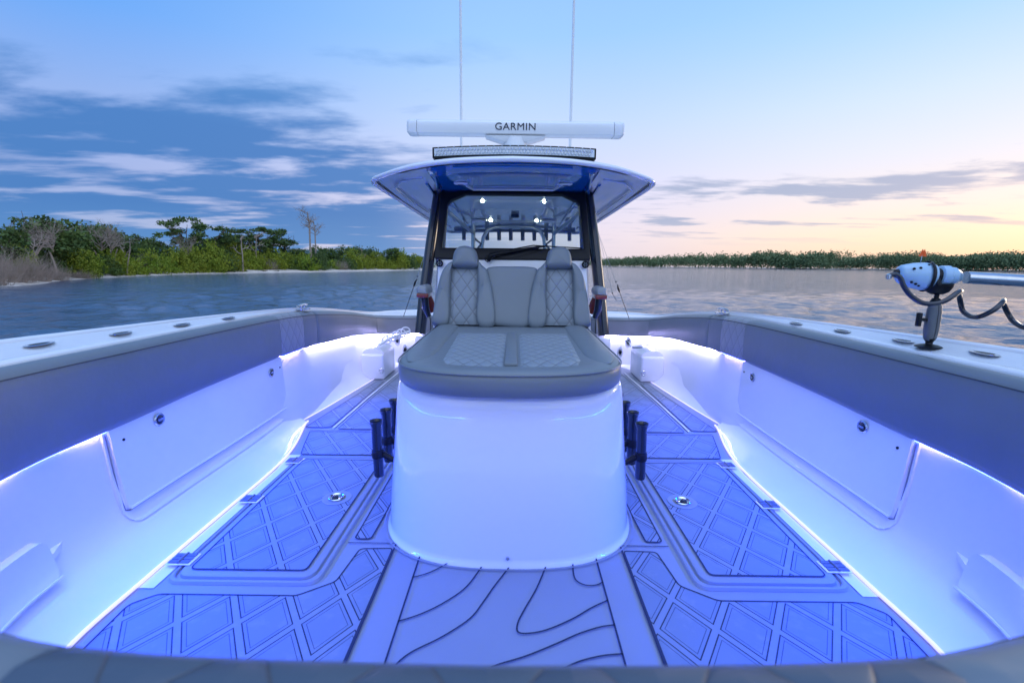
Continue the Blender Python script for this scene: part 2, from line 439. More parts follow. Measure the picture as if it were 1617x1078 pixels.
# the strips' downlights: short lengths aimed down and inboard at the deck
for s in (-1, 1):
    for k in range(9):
        a = NS*2.6+k*(NS*8.0/9); i = int(a); j = int(a+NS*8.0/9)
        p = Vector((s*IN[i][0], IN[i][1], IN[i][2]-IN[i][3])); q = Vector((s*IN[j][0], IN[j][1], IN[j][2]-IN[j][3])); t = (q-p)
        n = nrm(IN, (i+j)//2); n = Vector((s*n.x, n.y, 0))
        c = (p+q)/2+n*.004+Vector((0,0,-.006)); d = (n*.85+Vector((0,0,-.75))).normalized()
        la = bpy.data.lights.new('led_downlight', 'AREA'); la.shape = 'RECTANGLE'; la.size = t.length*.98; la.size_y = .006
        la.energy = (10 if s < 0 else 8)*(.6 if k < 3 else 1)*t.length; la.color = (.0, .055, 1); la.spread = radians(105); la.specular_factor = .15
        o = bpy.data.objects.new('led_downlight', la); COL.objects.link(o); o.parent = boat
        z = -d; x = t.normalized(); y = z.cross(x).normalized(); x = y.cross(z)
        o.matrix_world = Matrix(((x.x,y.x,z.x,c.x),(x.y,y.y,z.y,c.y),(x.z,y.z,z.z,c.z),(0,0,0,1)))
# deck floor base
fl = [(x, y) for x, y in FL] + [(x, y) for x, y in A1]
poly = [(-x, y) for x, y in fl[::-1]] + fl[1:]
mb = MB(); mb.add([(x*1.01, y if y > .5 else y-.02, 0) for x, y in poly], [tuple(range(len(poly)))])
B(mb, 'deck_floor', 'eva', smooth=False)

def ribbon(mb, pts, w=.0045, z=.0052, closed=False):
    P = [Vector((p[0], p[1])) for p in pts]; m = len(P); vs = []
    for i in range(m):
        a = P[(i-1) % m] if closed else P[max(i-1,0)]; b = P[(i+1) % m] if closed else P[min(i+1,m-1)]
        t = (b-a).normalized(); n = Vector((-t.y, t.x))*w/2
        if 0 < i < m-1 or closed:
            t1 = (P[i]-a).normalized(); c = max(.5, abs(t1.dot(t)))
            n = n/c
        vs += [(P[i].x+n.x, P[i].y+n.y, z), (P[i].x-n.x, P[i].y-n.y, z)]
    fs = [(2*i, 2*i+1, 2*i+3, 2*i+2) for i in range(m-1)]
    if closed: fs.append((2*m-2, 2*m-1, 1, 0))
    mb.add(vs, fs)
def rounded(poly, r=.02, n=4):
    out = []; m = len(poly)
    for i in range(m):
        p = Vector(poly[i]); a = (Vector(poly[i-1])-p); b = (Vector(poly[(i+1) % m])-p)
        rr = min(r, a.length*.45, b.length*.45); a = p+a.normalized()*rr; b = p+b.normalized()*rr
        for k in range(n+1):
            t = k/n; out.append(tuple((a*(1-t)**2+p*2*t*(1-t)+b*t*t)))
    return out
def pad(s, poly, name='deck_pad', z=.004, parent=None, r=.015):
    q = rounded([(s*x, y) for x, y in poly], r)
    mb = MB().add([(x, y, z) for x, y in q], [tuple(range(len(q)))])
    o = mb.build(name, M['deck'], parent or boat, smooth=False)
    rb = MB(); ribbon(rb, q, .0048, z+.0012, closed=True)
    rb.build('pad_border', M['groove'], parent if parent else o, smooth=False)
    return o
for s in (-1, 1):
    pad(s, [(.41,.50),(.80,.62),(1.02,.84),(1.10,1.02),(1.115,1.19),(1.06,1.235),(.64,1.235),(.545,1.30),(.525,1.47),(.41,1.475)])
    pad(s, [(.505,1.53),(.565,1.53),(.565,2.22),(.50,2.22),(.50,1.72)])
    pad(s, [(.50,2.275),(1.11,2.275),(1.15,2.40),(1.21,2.61),(.50,2.61)])
    pad(s, [(.52,2.655),(1.06,2.655),(1.055,3.3),(1.02,4.2),(.52,4.2)])
    pad(s, [(1.115,2.68),(1.27,2.68),(1.20,3.4),(1.165,3.82),(1.105,3.82)])
    # hinge trim rail along the outer edge
    mb = MB().tube([(s*1.09, 2.66, .006),(s*1.085, 3.3, .006),(s*1.06, 4.2, .006)], .006, 6)
    B(mb, 'deck_rail', 'gel')
# centre panel seams and flowing grooves
mb = MB()
for s in (-1, 1):
    for x, y1 in ((.305, 1.44), (.405, 1.50)): ribbon(mb, [(s*x, .45),(s*x, y1)], .0055)
CV = [[(-.306,1.323),(-.254,1.349),(-.199,1.40)],[(-.306,1.139),(-.247,1.168),(-.184,1.217),(-.127,1.284),(-.083,1.39)],
 [(-.30,.90),(-.29,.96),(-.276,.998),(-.244,1.037),(-.173,1.087),(-.104,1.153),(-.07,1.219),(-.041,1.285),(.008,1.385)],
 [(.13,1.39),(.093,1.281),(.053,1.191),(.033,1.139),(.034,1.106),(.068,1.103),(.119,1.118),(.192,1.158),(.251,1.2),(.306,1.232)],
 [(.222,1.41),(.217,1.354),(.222,1.318),(.248,1.297),(.282,1.298),(.306,1.312)],[(-.12,.95),(-.032,.996),(.05,1.027),(.132,1.067),(.202,1.104),(.265,1.128),(.306,1.136)],
 [(.10,.97),(.169,1.005),(.206,1.02),(.255,1.033),(.306,1.039)],[(-.02,.80),(.1,.86),(.2,.93),(.306,.95)],[(-.306,.70),(-.2,.78),(-.1,.8),(0,.7)]]
for c in CV: ribbon(mb, catmull(c, 6), .005)
B(mb, 'deck_groove', 'groove', smooth=False)
for s in (-1, 1):
    for x0, x1, y in ((.41,.58,1.505),(.49,1.10,2.245),(.49,1.22,2.632)):
        mb = MB(); ribbon(mb, [(s*x0, y),(s*x1, y)], .004); B(mb, 'deck_seam', 'groove', smooth=False)
# hatches
for s in (-1, 1):
    H = [(.60,1.285),(1.085,1.285),(1.098,2.235),(.60,2.235)]
    q = rounded([(s*x, y) for x, y in H], .05, 6)
    def ring(off, z):
        c = Vector((s*.862, 1.76)); out = []
        for x, y in q:
            d = Vector((x, y))-c; k = Vector((1-off/.25, 1-off/.47)); out.append((c.x+d.x*k.x, c.y+d.y*k.y, z))
        return out
    rows = [ring(-.004,.001), ring(.0,.010), ring(.006,.012), ring(.010,.010), ring(.013,.001), ring(.020,.001), ring(.023,.011), ring(.028,.013)]
    g = MB().grid([r for r in rows], close=True)
    g.f.append(tuple(7*len(q)+k for k in range(len(q))))
    h = B(g, 'hatch_lid', 'eva', angle=30)
    pad(s, [(.655,1.335),(.96,1.335),(1.035,1.335),(1.05,2.185),(.655,2.185)], 'hatch_pad', .0165, parent=h, r=.02)
    mgv = [(s*1.098,1.262,.003),(s*1.148,1.262,.003),(s*1.148,2.1,.003),(s*1.175,2.27,.003),(s*1.108,2.27,.003)]
    B(MB().add(mgv, [(0,1,2,3,4)]), 'deck_margin', 'gel', smooth=False)
    # flush pull latch
    cx, cy = s*.735, 1.80
    B(MB().lathe([(.060,.017),(.060,.0185),(.040,.0185),(.038,.0175)], 28, (cx, cy, 0)), 'latch_plate', 'eva', parent=h)
    l = MB().lathe([(.034,.0185),(.034,.023),(.030,.025),(.026,.022),(.022,.020),(.0,.020)], 24, (cx, cy, 0))
    B(l, 'flush_latch', 'steel', parent=h)
    B(MB().lathe([(.013,.020),(.013,.026),(.009,.027),(0,.027)], 16, (cx+s*.006, cy, 0)), 'latch_button', 'navy', parent=h)
    for y in (1.385, 1.785, 2.17):
        x = s*1.092
        mb2 = MB().box(x-.042, x+.042, y-.030, y+.030, .0135, .0175).build('hinge_plate', M['gel'], h, bevel=.0015)
        mb2 = MB()
        for k in range(-1, 2): mb2.box(x-.034, x-.004, y+k*.018-.007, y+k*.018+.007, .018, .0215); mb2.box(x+.004, x+.034, y+k*.018-.007, y+k*.018+.007, .018, .0215)
        mb2.tube([(x, y-.026, .021),(x, y+.026, .021)], .0045, 8)
        mb2.build('hinge', M['gunmetal'], h)
    # drain / border ring around hatch


# wall helpers: position on forward liner at given y,z
_wx = {}
def wall_x(y, z):
    k = round(z, 4)
    if k not in _wx:
        _wx[k] = sorted((p[1], p[0]) for p in (wall_pt(i, min(1, z/.468)) for i in range(8, len(TP))))
    return interp(_wx[k], y)
def wallpatch(s, y0, y1, z0, z1, off, ny=16, nz=6, rc=.03, corners=(1,1,1,1)):
    """panel following the wall, offset inward; rounded corners through shrinking rows"""
    rows = []
    for j in range(nz+1):
        z = lerp(z0, z1, j/nz); row = []
        dz = min(z-z0, z1-z); c = 0
        if dz < rc: c = rc-sqrt(max(0, rc*rc-(rc-dz)**2))
        bot = (z-z0) < (z1-z)
        for i in range(ny+1):
            a = y0+(c if (bot and corners[0]) or (not bot and corners[2]) else 0)
            b = y1-(c if (bot and corners[1]) or (not bot and corners[3]) else 0)
            y = lerp(a, b, i/ny)
            row.append((s*(wall_x(y, z)-off), y, z))
        rows.append(row)
    return rows
def zrows(z0, z1, rc): 
    return [z0, z0+rc*.05, z0+rc*.2, z0+rc*.5, z0+rc, lerp(z0, z1, .5), z1-rc, z1-rc*.5, z1-rc*.2, z1-rc*.05, z1]
def panel(s, y0, y1, z0, z1, off, th, name, mat, corners, rc=.035, parent=None):
    zs = zrows(z0, z1, rc); rows = []; ny = 18
    for z in zs:
        dz = min(z-z0, z1-z); c = rc-sqrt(max(0, rc*rc-(rc-dz)**2)) if dz < rc else 0
        bot = (z-z0) < (z1-z)
        a = y0+(c if (corners[0] if bot else corners[2]) else 0); b = y1-(c if (corners[1] if bot else corners[3]) else 0)
        rows.append([(s*(wall_x(lerp(a, b, i/ny), z)-off), lerp(a, b, i/ny), z) for i in range(ny+1)])
    mb = MB().grid(rows); n = ny+1; m = len(zs)
    # rim going back to the wall
    loop = [(0,i) for i in range(n)] + [(j,n-1) for j in range(1,m)] + [(m-1,i) for i in range(n-2,-1,-1)] + [(j,0) for j in range(m-2,0,-1)]
    base = len(mb.v); L = len(loop)
    for (j, i) in loop:
        x, y, z = rows[j][i]; mb.v.append((x+s*th, y, z))
    for k in range(L):
        k2 = (k+1) % L; a = loop[k][0]*n+loop[k][1]; b = loop[k2][0]*n+loop[k2][1]
        mb.f.append((a, b, base+k2, base+k))
    return B(mb, name, mat, parent=parent or boat, bevel=0, angle=35)
for s in (-1, 1):
    fr = panel(s, 1.480, 2.705, .078, .455, .008, .02, 'locker_frame', 'gel', (1,0,0,0), .045)
    dr = panel(s, 1.497, 2.69, .134, .448, .021, .018, 'locker_door', 'gel', (0,0,1,1), .02)
    # bottom lip of the door and the gasket line round it
    gk = [(2.70,.44),(2.70,.13),(2.69,.122),(1.505,.122),(1.49,.13),(1.49,.44)]
    gp = []
    for (ya, za), (yb, zb) in zip(gk, gk[1:]):
        for q in range(10): gp.append((lerp(ya, yb, q/10), lerp(za, zb, q/10)))
    B(MB().tube([(s*(wall_x(y, z)-.0095), y, z) for y, z in gp], .0022, 5), 'gasket', 'gasket', parent=fr)
    lp = MB().tube([(s*(wall_x(y, .134)-.022), y, .133) for y in [lerp(1.50, 2.69, k/20) for k in range(21)]], .0048, 6)
    B(lp, 'door_lip', 'gel', parent=dr)
    for y, z in ((1.715, .388), (2.555, .378)):
        x = s*(wall_x(y, z)-.0225); d = -s
        mb = MB().lathe([(.026,0),(.026,.004),(.023,.007),(.019,.006),(.018,.003),(0,.003)], 24, (0,0,0), 'x')
        mb.v = [(x+d*v[0], y+v[1], z+v[2]) for v in mb.v]
        la = B(mb, 'latch', 'steel', parent=dr)
        mb = MB().lathe([(.0185,.0),(.0185,.0045),(.016,.0055),(0,.0055)], 24, (0,0,0), 'x')
        mb.v = [(x+d*v[0], y+v[1], z+v[2]) for v in mb.v]; B(mb, 'latch_cup', 'navy', parent=dr)
        mb = MB().box(-.012,.012,-.004,.004,-.002,.004)
        mb.v = [(x+d*(.0075+v[2]), y+v[0], z+v[1]) for v in mb.v]
        mb.build('latch_handle', M['steel_b'], dr, bevel=.001)
    for y, z in ((1.545, .372), (2.66, .385)):
        x = s*(wall_x(y, z)-.0215)
        mb = MB().lathe([(.005,-.002),(.005,.002),(0,.002)], 12, (x, y, z), 'x'); B(mb, 'screw_cap', 'black', parent=dr)
    # forward toe pocket and raised forward panel
    fp = panel(s, .72, 1.20, .092, .208, .030, .045, 'forward_panel', 'gel', (0,1,0,1), .03)
    lp = MB().tube([(s*(wall_x(y, .094)-.032), y, .091) for y in [lerp(.72, 1.195, k/12) for k in range(13)]], .004, 6)
    B(lp, 'panel_lip', 'gel', parent=fp)
    # small moulded shelf
    a = [(s*(wall_x(1.15,.16)+.01), 1.15, .160),(s*(wall_x(1.275,.155)+.004), 1.275, .156),(s*(wall_x(1.2,.155)-.028), 1.205, .158),(s*(wall_x(1.15,.16)-.02), 1.15, .160)]
    mb = MB().add(a+[(x, y, z-.02) for x, y, z in a], [(0,1,2,3),(7,6,5,4),(0,4,5,1),(1,5,6,2),(2,6,7,3),(3,7,4,0)])
    B(mb, 'moulded_shelf', 'gel')
    # flush gunwale rod holders, mirrored
    for y, f in ((1.44,.55),(1.72,.5),(2.02,.48),(2.33,.47)):
        i = yidx(y); a = int(i); n = nrm(IN, a)
        p = Vector((IN[a][0]-n.x*.055, IN[a][1], IN[a][2])); q = Vector(OU[a]); c = p.lerp(q, f); c.z += .008
        mb = MB(); prof = [(.045,0),(.045,.0012),(.042,.0022),(.026,.0016),(.022,-.001),(.020,-.002)]
        mb.lathe(prof, 24); mb.v = [(v[0]*.56, v[1]*1.2, v[2]*.7) for v in mb.v]
        rz = radians(-12*s)
        mb.v = [(s*c.x+v[0]*cos(rz)-v[1]*sin(rz), y+v[0]*sin(rz)+v[1]*cos(rz), c.z+v[2]+.002) for v in mb.v]
        o = B(mb, 'flush_rod_holder', 'steel')
        mb = MB().lathe([(.019,.000),(.019,.0015),(0,.0015)], 20); mb.v = [(s*c.x+v[0]*.9, y+v[1]*1.6, c.z+v[2]+.002) for v in mb.v]
        B(mb, 'cap', 'black', parent=o)
    # pop up cleat
    i = int(yidx(2.98)); p = Vector(IN[i][:3]).lerp(Vector(OU[i]), .55)
    x, y, z = s*p.x, p.y, p.z+.012
    mb = MB().tube([(x, y-.07, z+.022),(x, y-.045, z+.027),(x, y+.045, z+.027),(x, y+.07, z+.022)], .007, 8)
    for k in (-.025, .025): mb.tube([(x, y+k, z-.01),(x, y+k, z+.026)], .007, 8)
    mb.lathe([(.05,-.004),(.05,.002),(.04,.004),(0,.004)], 20, (x, y, z))
    B(mb, 'cleat', 'steel')
    # aft box with hose bracket
    mb = MB().box(min(s*1.12, s*1.32), max(s*1.12, s*1.32), 3.87, 4.25, .002, .23)
    bx = B(mb, 'storage_pod', 'gel', bevel=.02, seg=4)
    mb = MB(); pts = [(s*1.12+s*.095*(1-cos(w)), 3.885, .225+.055*sin(w)) for w in [pi*k/12 for k in range(13)]]
    mb.grid([pts, [(p[0], p[1]+.30, p[2]) for p in pts]]); mb.f.append(tuple(range(13)))
    B(mb, 'pod_cover', 'gel', parent=bx)
    mb = MB().lathe([(.024,0),(.024,.008),(.018,.010),(.014,.006),(0,.006)], 20, (0,0,0), 'y')
    mb.v = [(s*1.14+v[0], 3.868-v[1], .085+v[2]) for v in mb.v]; B(mb, 'round_fitting', 'steel', parent=bx)
    # coiled washdown hose in clip
    co = []
    for k in range(90):
        w = k*.42; co.append((s*(1.115-.0012*k)+.035*cos(w)*.4, 3.98+.0045*k, .325+.04*sin(w)+.0003*k))
    # spools / deck reels with black hubs
    for k, (x, y, z) in enumerate(((1.13, 4.40, .27), (1.06, 4.43, .165))):
        mb = MB().lathe([(.058,0),(.058,.010),(.05,.014),(.03,.010),(.03,-.0),(0,0)], 28, (0,0,0), 'y')
        mb.v = [(s*x+v[0]*.5, y-v[1], z+v[2]) for v in mb.v]; rl = B(mb, 'line_spool', 'gel')
        mb = MB()
        for w in range(4):
            an = w*pi/2+.3; mb.tube([(s*x, y-.022, z),(s*x+.016*cos(an), y-.022, z+.024*sin(an))], .0055, 6)
        mb.lathe([(.010,0),(.010,.02),(0,.022)], 10, (0,0,0), 'y'); n = 10*3
        mb.v[-n:] = [(s*x+v[0], y-.008-v[1], z+v[2]) for v in mb.v[-n:]]
        B(mb, 'spool_hub', 'black', parent=rl)
    mb = MB().box(min(s*.80,s*.98), max(s*.80,s*.98), 4.50, 4.54, .12, .29); B(mb, 'transom_panel', 'gel', bevel=.01)
    if s == -1:
        mb = MB()
        for k in range(5): 
            c = Vector((-1.12+.028*k, 4.0+.06*k, .335+.012*k)); mb.tube([c+Vector((.0+.012*cos(w), .0, .035*sin(w)))+Vector((.03*cos(w),0,0)) for w in [2*pi*j/16 for j in range(17)]], .006, 6)
        mb.tube([(-1.17,3.9,.30),(-1.10,4.05,.345),(-.98,4.28,.375)], .012, 8)
        B(mb, 'hose_coil', 'radar')
    else:
        mb = MB().tube([(1.045,3.96,.30),(1.03,3.97,.34),(1.0,3.99,.35)], .006, 6); mb.tube([(1.13,3.90,.31),(1.05,3.94,.30)], .01, 8)
        B(mb, 'tube_bracket', 'steel')

# pedestal -----------------------------------------------------------------
def ped_outline(hw, yf, yb, dep, n=2.6, k=40):
    out = []
    for j in range(k+1):
        w = pi*j/k; c, sn = cos(w), sin(w)
        x = -hw*(abs(c)**(2/n))*(1 if c > 0 else -1); yy = dep*(sn**(2/n))
        out.append((x, yf+dep-yy))
    return [(-hw, yb)] + [(-hw, lerp(yb, yf+dep, t)) for t in (.5,)] + out + [(hw, lerp(yf+dep, yb, .5)), (hw, yb)]
rows = []
for z, hw, yf in ((0,.483,1.376),(.005,.482,1.377),(.009,.477,1.382),(.03,.474,1.385),(.15,.468,1.388),(.3,.455,1.396),(.45,.444,1.406),(.53,.438,1.414),(.565,.432,1.421),(.580,.423,1.431),(.588,.408,1.446)):
    rows.append([(x, y, z) for x, y in ped_outline(hw, yf, 2.45, .40)])
mb = MB().grid(rows); n = len(rows[0])
mb.f.append(tuple((len(rows)-1)*n+k for k in range(n)))
mb.f.append(tuple(i*n for i in range(len(rows))) + tuple(i*n+n-1 for i in range(len(rows)-1, -1, -1)))
pedestal = B(mb, 'pedestal', 'gelpod', angle=60)
B(MB().lathe([(.006,0),(.006,.006),(0,.007)], 12, (0,1.378,.035), 'y'), 'drain_plug', 'steel', parent=pedestal)
# dark caulk line round the base
rb = MB(); ribbon(rb, ped_outline(.494, 1.364, 2.45, .40), .006, .0056); rb.build('base_seal', M['eva'], pedestal, smooth=False)

# console --------------------------------------------------------------------
mb = MB()
lev = [(0,.58,2.46),(.50,.56,2.47),(.56,.52,2.50),(.60,.475,2.62),(.66,.468,2.66),(1.03,.452,2.73)]
rows = []
for z, hw, yf in lev:
    r = .05; rows.append([(-hw,4.05,z),(-hw,yf+r,z),(-hw+r*.3,yf+r*.3,z),(-hw+r,yf,z),(0,yf,z),(hw-r,yf,z),(hw-r*.3,yf+r*.3,z),(hw,yf+r,z),(hw,4.05,z)])
mb.grid(rows); n = 9; mb.f.append(tuple((len(lev)-1)*n+k for k in range(n)))
mb.f.append(tuple(i*n for i in range(len(lev))) + tuple(i*n+n-1 for i in range(len(lev)-1, -1, -1)))
console = B(mb, 'console', 'gel', angle=40)
for s in (-1, 1):
    c = (s*.428, 2.715, 1.008)
    mb = MB().lathe([(.021,0),(.021,-.010),(.018,-.013),(.015,-.009),(0,-.009)], 24, c, 'y'); sp = B(mb, 'speaker', 'black', parent=console)
    mb = MB()
    for k in range(6):
        w = k*pi/3; mb.tube([(c[0]+.005*cos(w), c[1]-.0105, c[2]+.005*sin(w)),(c[0]+.014*cos(w), c[1]-.0105, c[2]+.014*sin(w))], .0015, 5)
    B(mb, 'speaker_grille', 'steel_b', parent=console)
# windshield
def wpt(x, z):    # plane leaning back: z 1.02->y 2.735 ; z 1.475 -> 2.95
    return (x, 2.735+(z-1.02)*.472, z)
OUTW = [(-.457,1.028),(.457,1.028),(.437,1.475),(-.437,1.475)]
INW = [(-.418,1.088),(.422,1.088),(.404,1.355),(.385,1.378),(.300,1.420),(-.290,1.420),(-.378,1.378),(-.398,1.350)]
def frame():
    # subdivide the outer rectangle to match inner 8 points by angle
    outer = [(-.457,1.028),(.457,1.028),(.447,1.355),(.440,1.46),(.30,1.478),(-.30,1.478),(-.440,1.46),(-.447,1.355)]
    mb = MB(); n = 8; nv = Vector((0,-1,.472)).normalized()
    L = []
    for (P, d) in ((outer,.0),(outer,.028),(INW,.030),(INW,.0)):
        L.append([tuple(Vector(wpt(*p))+nv*d) for p in P])
    mb.grid(L+[L[0]], close=True)
    return mb
ws = B(frame(), 'windshield_frame', 'black', bevel=.003, angle=30)
nv = Vector((0,-1,.472)).normalized()
mb = MB().add([tuple(Vector(wpt(*p))+nv*.012) for p in INW]+[tuple(Vector(wpt(*p))+nv*.007) for p in INW], [tuple(range(8)), tuple(range(15,7,-1))])
B(mb, 'glass', 'glass', parent=ws, smooth=False)
# side posts (wide dark tubes)
for s in (-1, 1):
    B(MB().tube([(s*.570,2.80,.575),(s*.548,2.84,.80),(s*.510,2.92,1.15),(s*.470,2.99,1.46)], [.034,.035,.034,.032], 16, flat=1.3), 'support_post', 'navy')
    B(MB().tube([(s*.455,2.90,1.02),(s*.455,3.05,1.30),(s*.45,3.12,1.44)], .028, 10), 'windshield_side_post', 'gunmetal')

# hardtop ---------------------------------------------------------------------
HT = catmull([(0,2.33),(.30,2.352),(.52,2.42),(.69,2.53),(.785,2.63),(.800,2.78),(.788,3.1),(.765,3.7),(.74,4.3),(.72,4.9)], 5) + [(.68,5.02),(.5,5.06),(0,5.07)]
def htz(x, y): return 1.500-.052*(y-2.33)-.038*(x/.785)**2+ (.002)
def hloop(inset, dz):
    pts = []
    full = [(x, y) for x, y in HT] + [(-x, y) for x, y in HT[::-1][1:-1]]
    c = Vector((0, 3.7))
    for x, y in full:
        d = Vector((x, y))-c; sx = 1-inset/.785; sy = 1-inset/1.37
        q = (d.x*sx, c.y+d.y*sy); pts.append((q[0], q[1], htz(q[0], q[1])+dz))
    return pts
L = [hloop(.024,.008), hloop(.020,-.000), hloop(.010,-.003), hloop(.0,.002), hloop(-.003,.010), hloop(.001,.018), hloop(.02,.028), hloop(.15,.050), hloop(.40,.062), hloop(.7,.066)]
mb = MB().grid(L, close=True); n = len(L[0]); mb.f.append(tuple((len(L)-1)*n+k for k in range(n)))
hardtop = B(mb, 'hardtop', 'gel', angle=60)
def under(xr, yr, z, name, mat, nx=10, ny=10):
    rows = []
    for j in range(ny+1):
        y = lerp(yr[0], yr[1], j/ny)
        rows.append([(x, y, htz(x, y)+z) for x in [lerp(xr[0], xr[1], i/nx) for i in range(nx+1)]])
    return B(MB().grid(rows), name, mat, parent=hardtop)
def underside():
    # three-part blue soffit clipped to the outline, with a lower centre panel
    def front(x): 
        for (a, b) in zip(HT, HT[1:]):
            if a[0] <= abs(x) <= b[0]: return lerp(a[1], b[1], (abs(x)-a[0])/(b[0]-a[0]))
        return 2.9
    xs = [0,.06,.12,.18,.24,.30,.36,.40,.415,.43,.445,.47,.52,.58,.64,.69,.72,.742,.757]
    xs = [-x for x in xs[::-1][:-1]] + xs
    rows = []
    for x in xs:
        f = front(min(abs(x)*1.03, .785))+.034; col = []
        for j in range(15):
            y = lerp(f, 3.0 if abs(x) < .42 else 4.9, (j/14)**1.3)
            a = abs(x); drop = 0
            if a < .43: drop = -.0165*min(1, max(0, (y-f)/.10))
            elif .43 <= a <= .446: drop = -.008*min(1, max(0, (y-f)/.10))
            if a > .6 : drop = .012*min(1,(a-.6)/.05)
            col.append((x, y, htz(x, y)+drop-.0005))
        rows.append(col)
    return MB().grid(rows)
M['sidegel'] = plain('pale_blue_gelcoat', (.58,.64,.72), .06, coat=1)
def part_of(x0, x1):
    u = underside(); keep = [f for f in u.f if x0 <= sum(u.v[i][0] for i in f)/4 <= x1]; m = MB(); m.v = u.v; m.f = keep
    used = sorted({i for f in keep for i in f}); mp_ = {a: b for b, a in enumerate(used)}
    m.v = [u.v[i] for i in used]; m.f = [tuple(mp_[i] for i in f) for f in keep]; return m
B(part_of(-.44, .44), 'soffit', 'bluegel', parent=hardtop, angle=30)
B(part_of(-.9, -.44), 'side_soffit', 'sidegel', parent=hardtop, angle=30); B(part_of(.44, .9), 'side_soffit', 'sidegel', parent=hardtop, angle=30)
M['ceil'] = plain('ceiling_gelcoat', (.52,.60,.62), .12, coat=1, var=.12, vscale=4)
under((-.44,.44), (3.02,4.98), -.006, 'ceiling_liner', 'ceil')
for s in (-1, 1):
    # soffit moulding ribs and oval courtesy lights
    B(MB().tube([(s*.405,2.46,htz(.4,2.46)-.010),(s*.43,2.68,htz(.43,2.68)-.013),(s*.463,2.93,htz(.46,2.93)-.012)], .011, 8), 'soffit_rib', 'bluegel', parent=hardtop)
    x, y = s*.298, 2.70; mb = MB().lathe([(.040,0),(.038,-.006),(.030,-.009),(0,-.009)], 20); mb.v = [(x+v[0], y+v[1]*.62, htz(x, y)-.018+v[2]) for v in mb.v]
    o = B(mb, 'courtesy_light', 'radar', parent=hardtop)
    mb = MB().lathe([(.018,-.0095),(.018,-.011),(0,-.011)], 12); mb.v = [(x+v[0], y+v[1]*.4, htz(x, y)-.018+v[2]) for v in mb.v]; B(mb, 'light_lens', 'seam', parent=hardtop)
    for (xx, yy, r) in ((s*.205,4.19,.013),(s*.215,3.30,.009)):
        z = htz(xx, yy)-.008; B(MB().lathe([(r,0),(r,-.006),(r*.8,-.008),(0,-.008)], 16, (xx, yy, z)), 'spot_light', 'spot', parent=hardtop)
    xx, yy = s*.305, 4.16; z = htz(xx, yy)-.008
    B(MB().lathe([(.07,0),(.07,-.008),(.062,-.012),(.05,-.008),(0,-.006)], 28, (xx, yy, z)), 'ceiling_speaker', 'radar', parent=hardtop)
B(MB().box(-.02,.045,3.86,3.92,htz(0,3.9)-.03,htz(0,3.9)-.006), 'compass_box', 'black', parent=hardtop, bevel=.004)
for s in (-1, 1):
    B(MB().tube([(s*x, y, htz(x, y)-.002) for x, y in ((.50,2.62),(.62,2.66),(.70,2.80),(.70,3.1),(.66,3.9),(.62,4.6))], .007, 6), 'side_rib', 'sidegel', parent=hardtop)
    B(MB().tube([(s*x, y, htz(x, y)-.002) for x, y in ((.50,2.75),(.52,3.3),(.53,4.2))], .010, 6), 'side_rib', 'bluegel', parent=hardtop)
# soffit inset tray edges
mb = MB().tube([(-.30,2.40,htz(.3,2.40)-.010),(-.15,2.385,htz(.15,2.385)-.012),(.15,2.385,htz(.15,2.385)-.012),(.30,2.40,htz(.3,2.40)-.010)], .006, 6)
B(mb, 'soffit_rib', 'bluegel', parent=hardtop)
mb = MB().tube([(-.27,2.77,htz(.27,2.77)-.018),(-.24,2.86,htz(.24,2.86)-.02),(.24,2.86,htz(.24,2.86)-.02),(.27,2.77,htz(.27,2.77)-.018)], .009, 6)
B(mb, 'soffit_tray', 'radar', parent=hardtop)
# aft pipework
for s in (-1, 1):
    B(MB().tube([(s*.385,4.45,.40),(s*.385,4.45,1.25),(s*.385,4.45,1.39)], .020, 10), 'tower_leg', 'steel_b')
    B(MB().tube([(s*.50,3.55,1.40),(s*.47,3.75,1.37),(s*.385,4.4,1.30)], .016, 10), 'tower_brace', 'steel_b')
    B(MB().tube([(s*.385,4.45,1.26),(s*.31,4.45,1.20),(s*.385,4.45,1.10)], .012, 8), 'tower_gusset', 'gunmetal')
    B(MB().tube([(s*.47,3.15,1.40),(s*.475,3.2,1.30),(s*.465,3.2,1.20)], .007, 8), 'grab_handle', 'steel')
mb = MB().tube([(-.30,4.46,.4),(-.30,4.46,1.18),(-.29,4.46,1.26),(-.25,4.46,1.33),(-.18,4.46,1.358),(0,4.46,1.365),(.18,4.46,1.358),(.25,4.46,1.33),(.29,4.46,1.26),(.30,4.46,1.18),(.30,4.46,.4)], .018, 10)
B(mb, 'tower_arch', 'steel_b')
B(MB().tube([(-.60,4.72,1.345),(.62,4.72,1.345)], .014, 8), 'rod_rack_bar', 'gunmetal')
for x in (-.505,-.27,-.15,-.032,.088,.205,.325,.56):
    B(MB().tube([(x,4.72,1.38),(x+.004,4.70,1.25)], .020, 10), 'rocket_launcher_tube', 'gunmetal')
B(MB().lathe([(.0,.12),(.03,.115),(.055,.09),(.066,.05),(.068,0)][::-1], 20, (.01,3.6,.98)), 'compass_dome', 'gunmetal')
B(MB().box(-.42,.42,3.55,4.0,1.032,1.05), 'dashboard', 'gunmetal', bevel=.005)

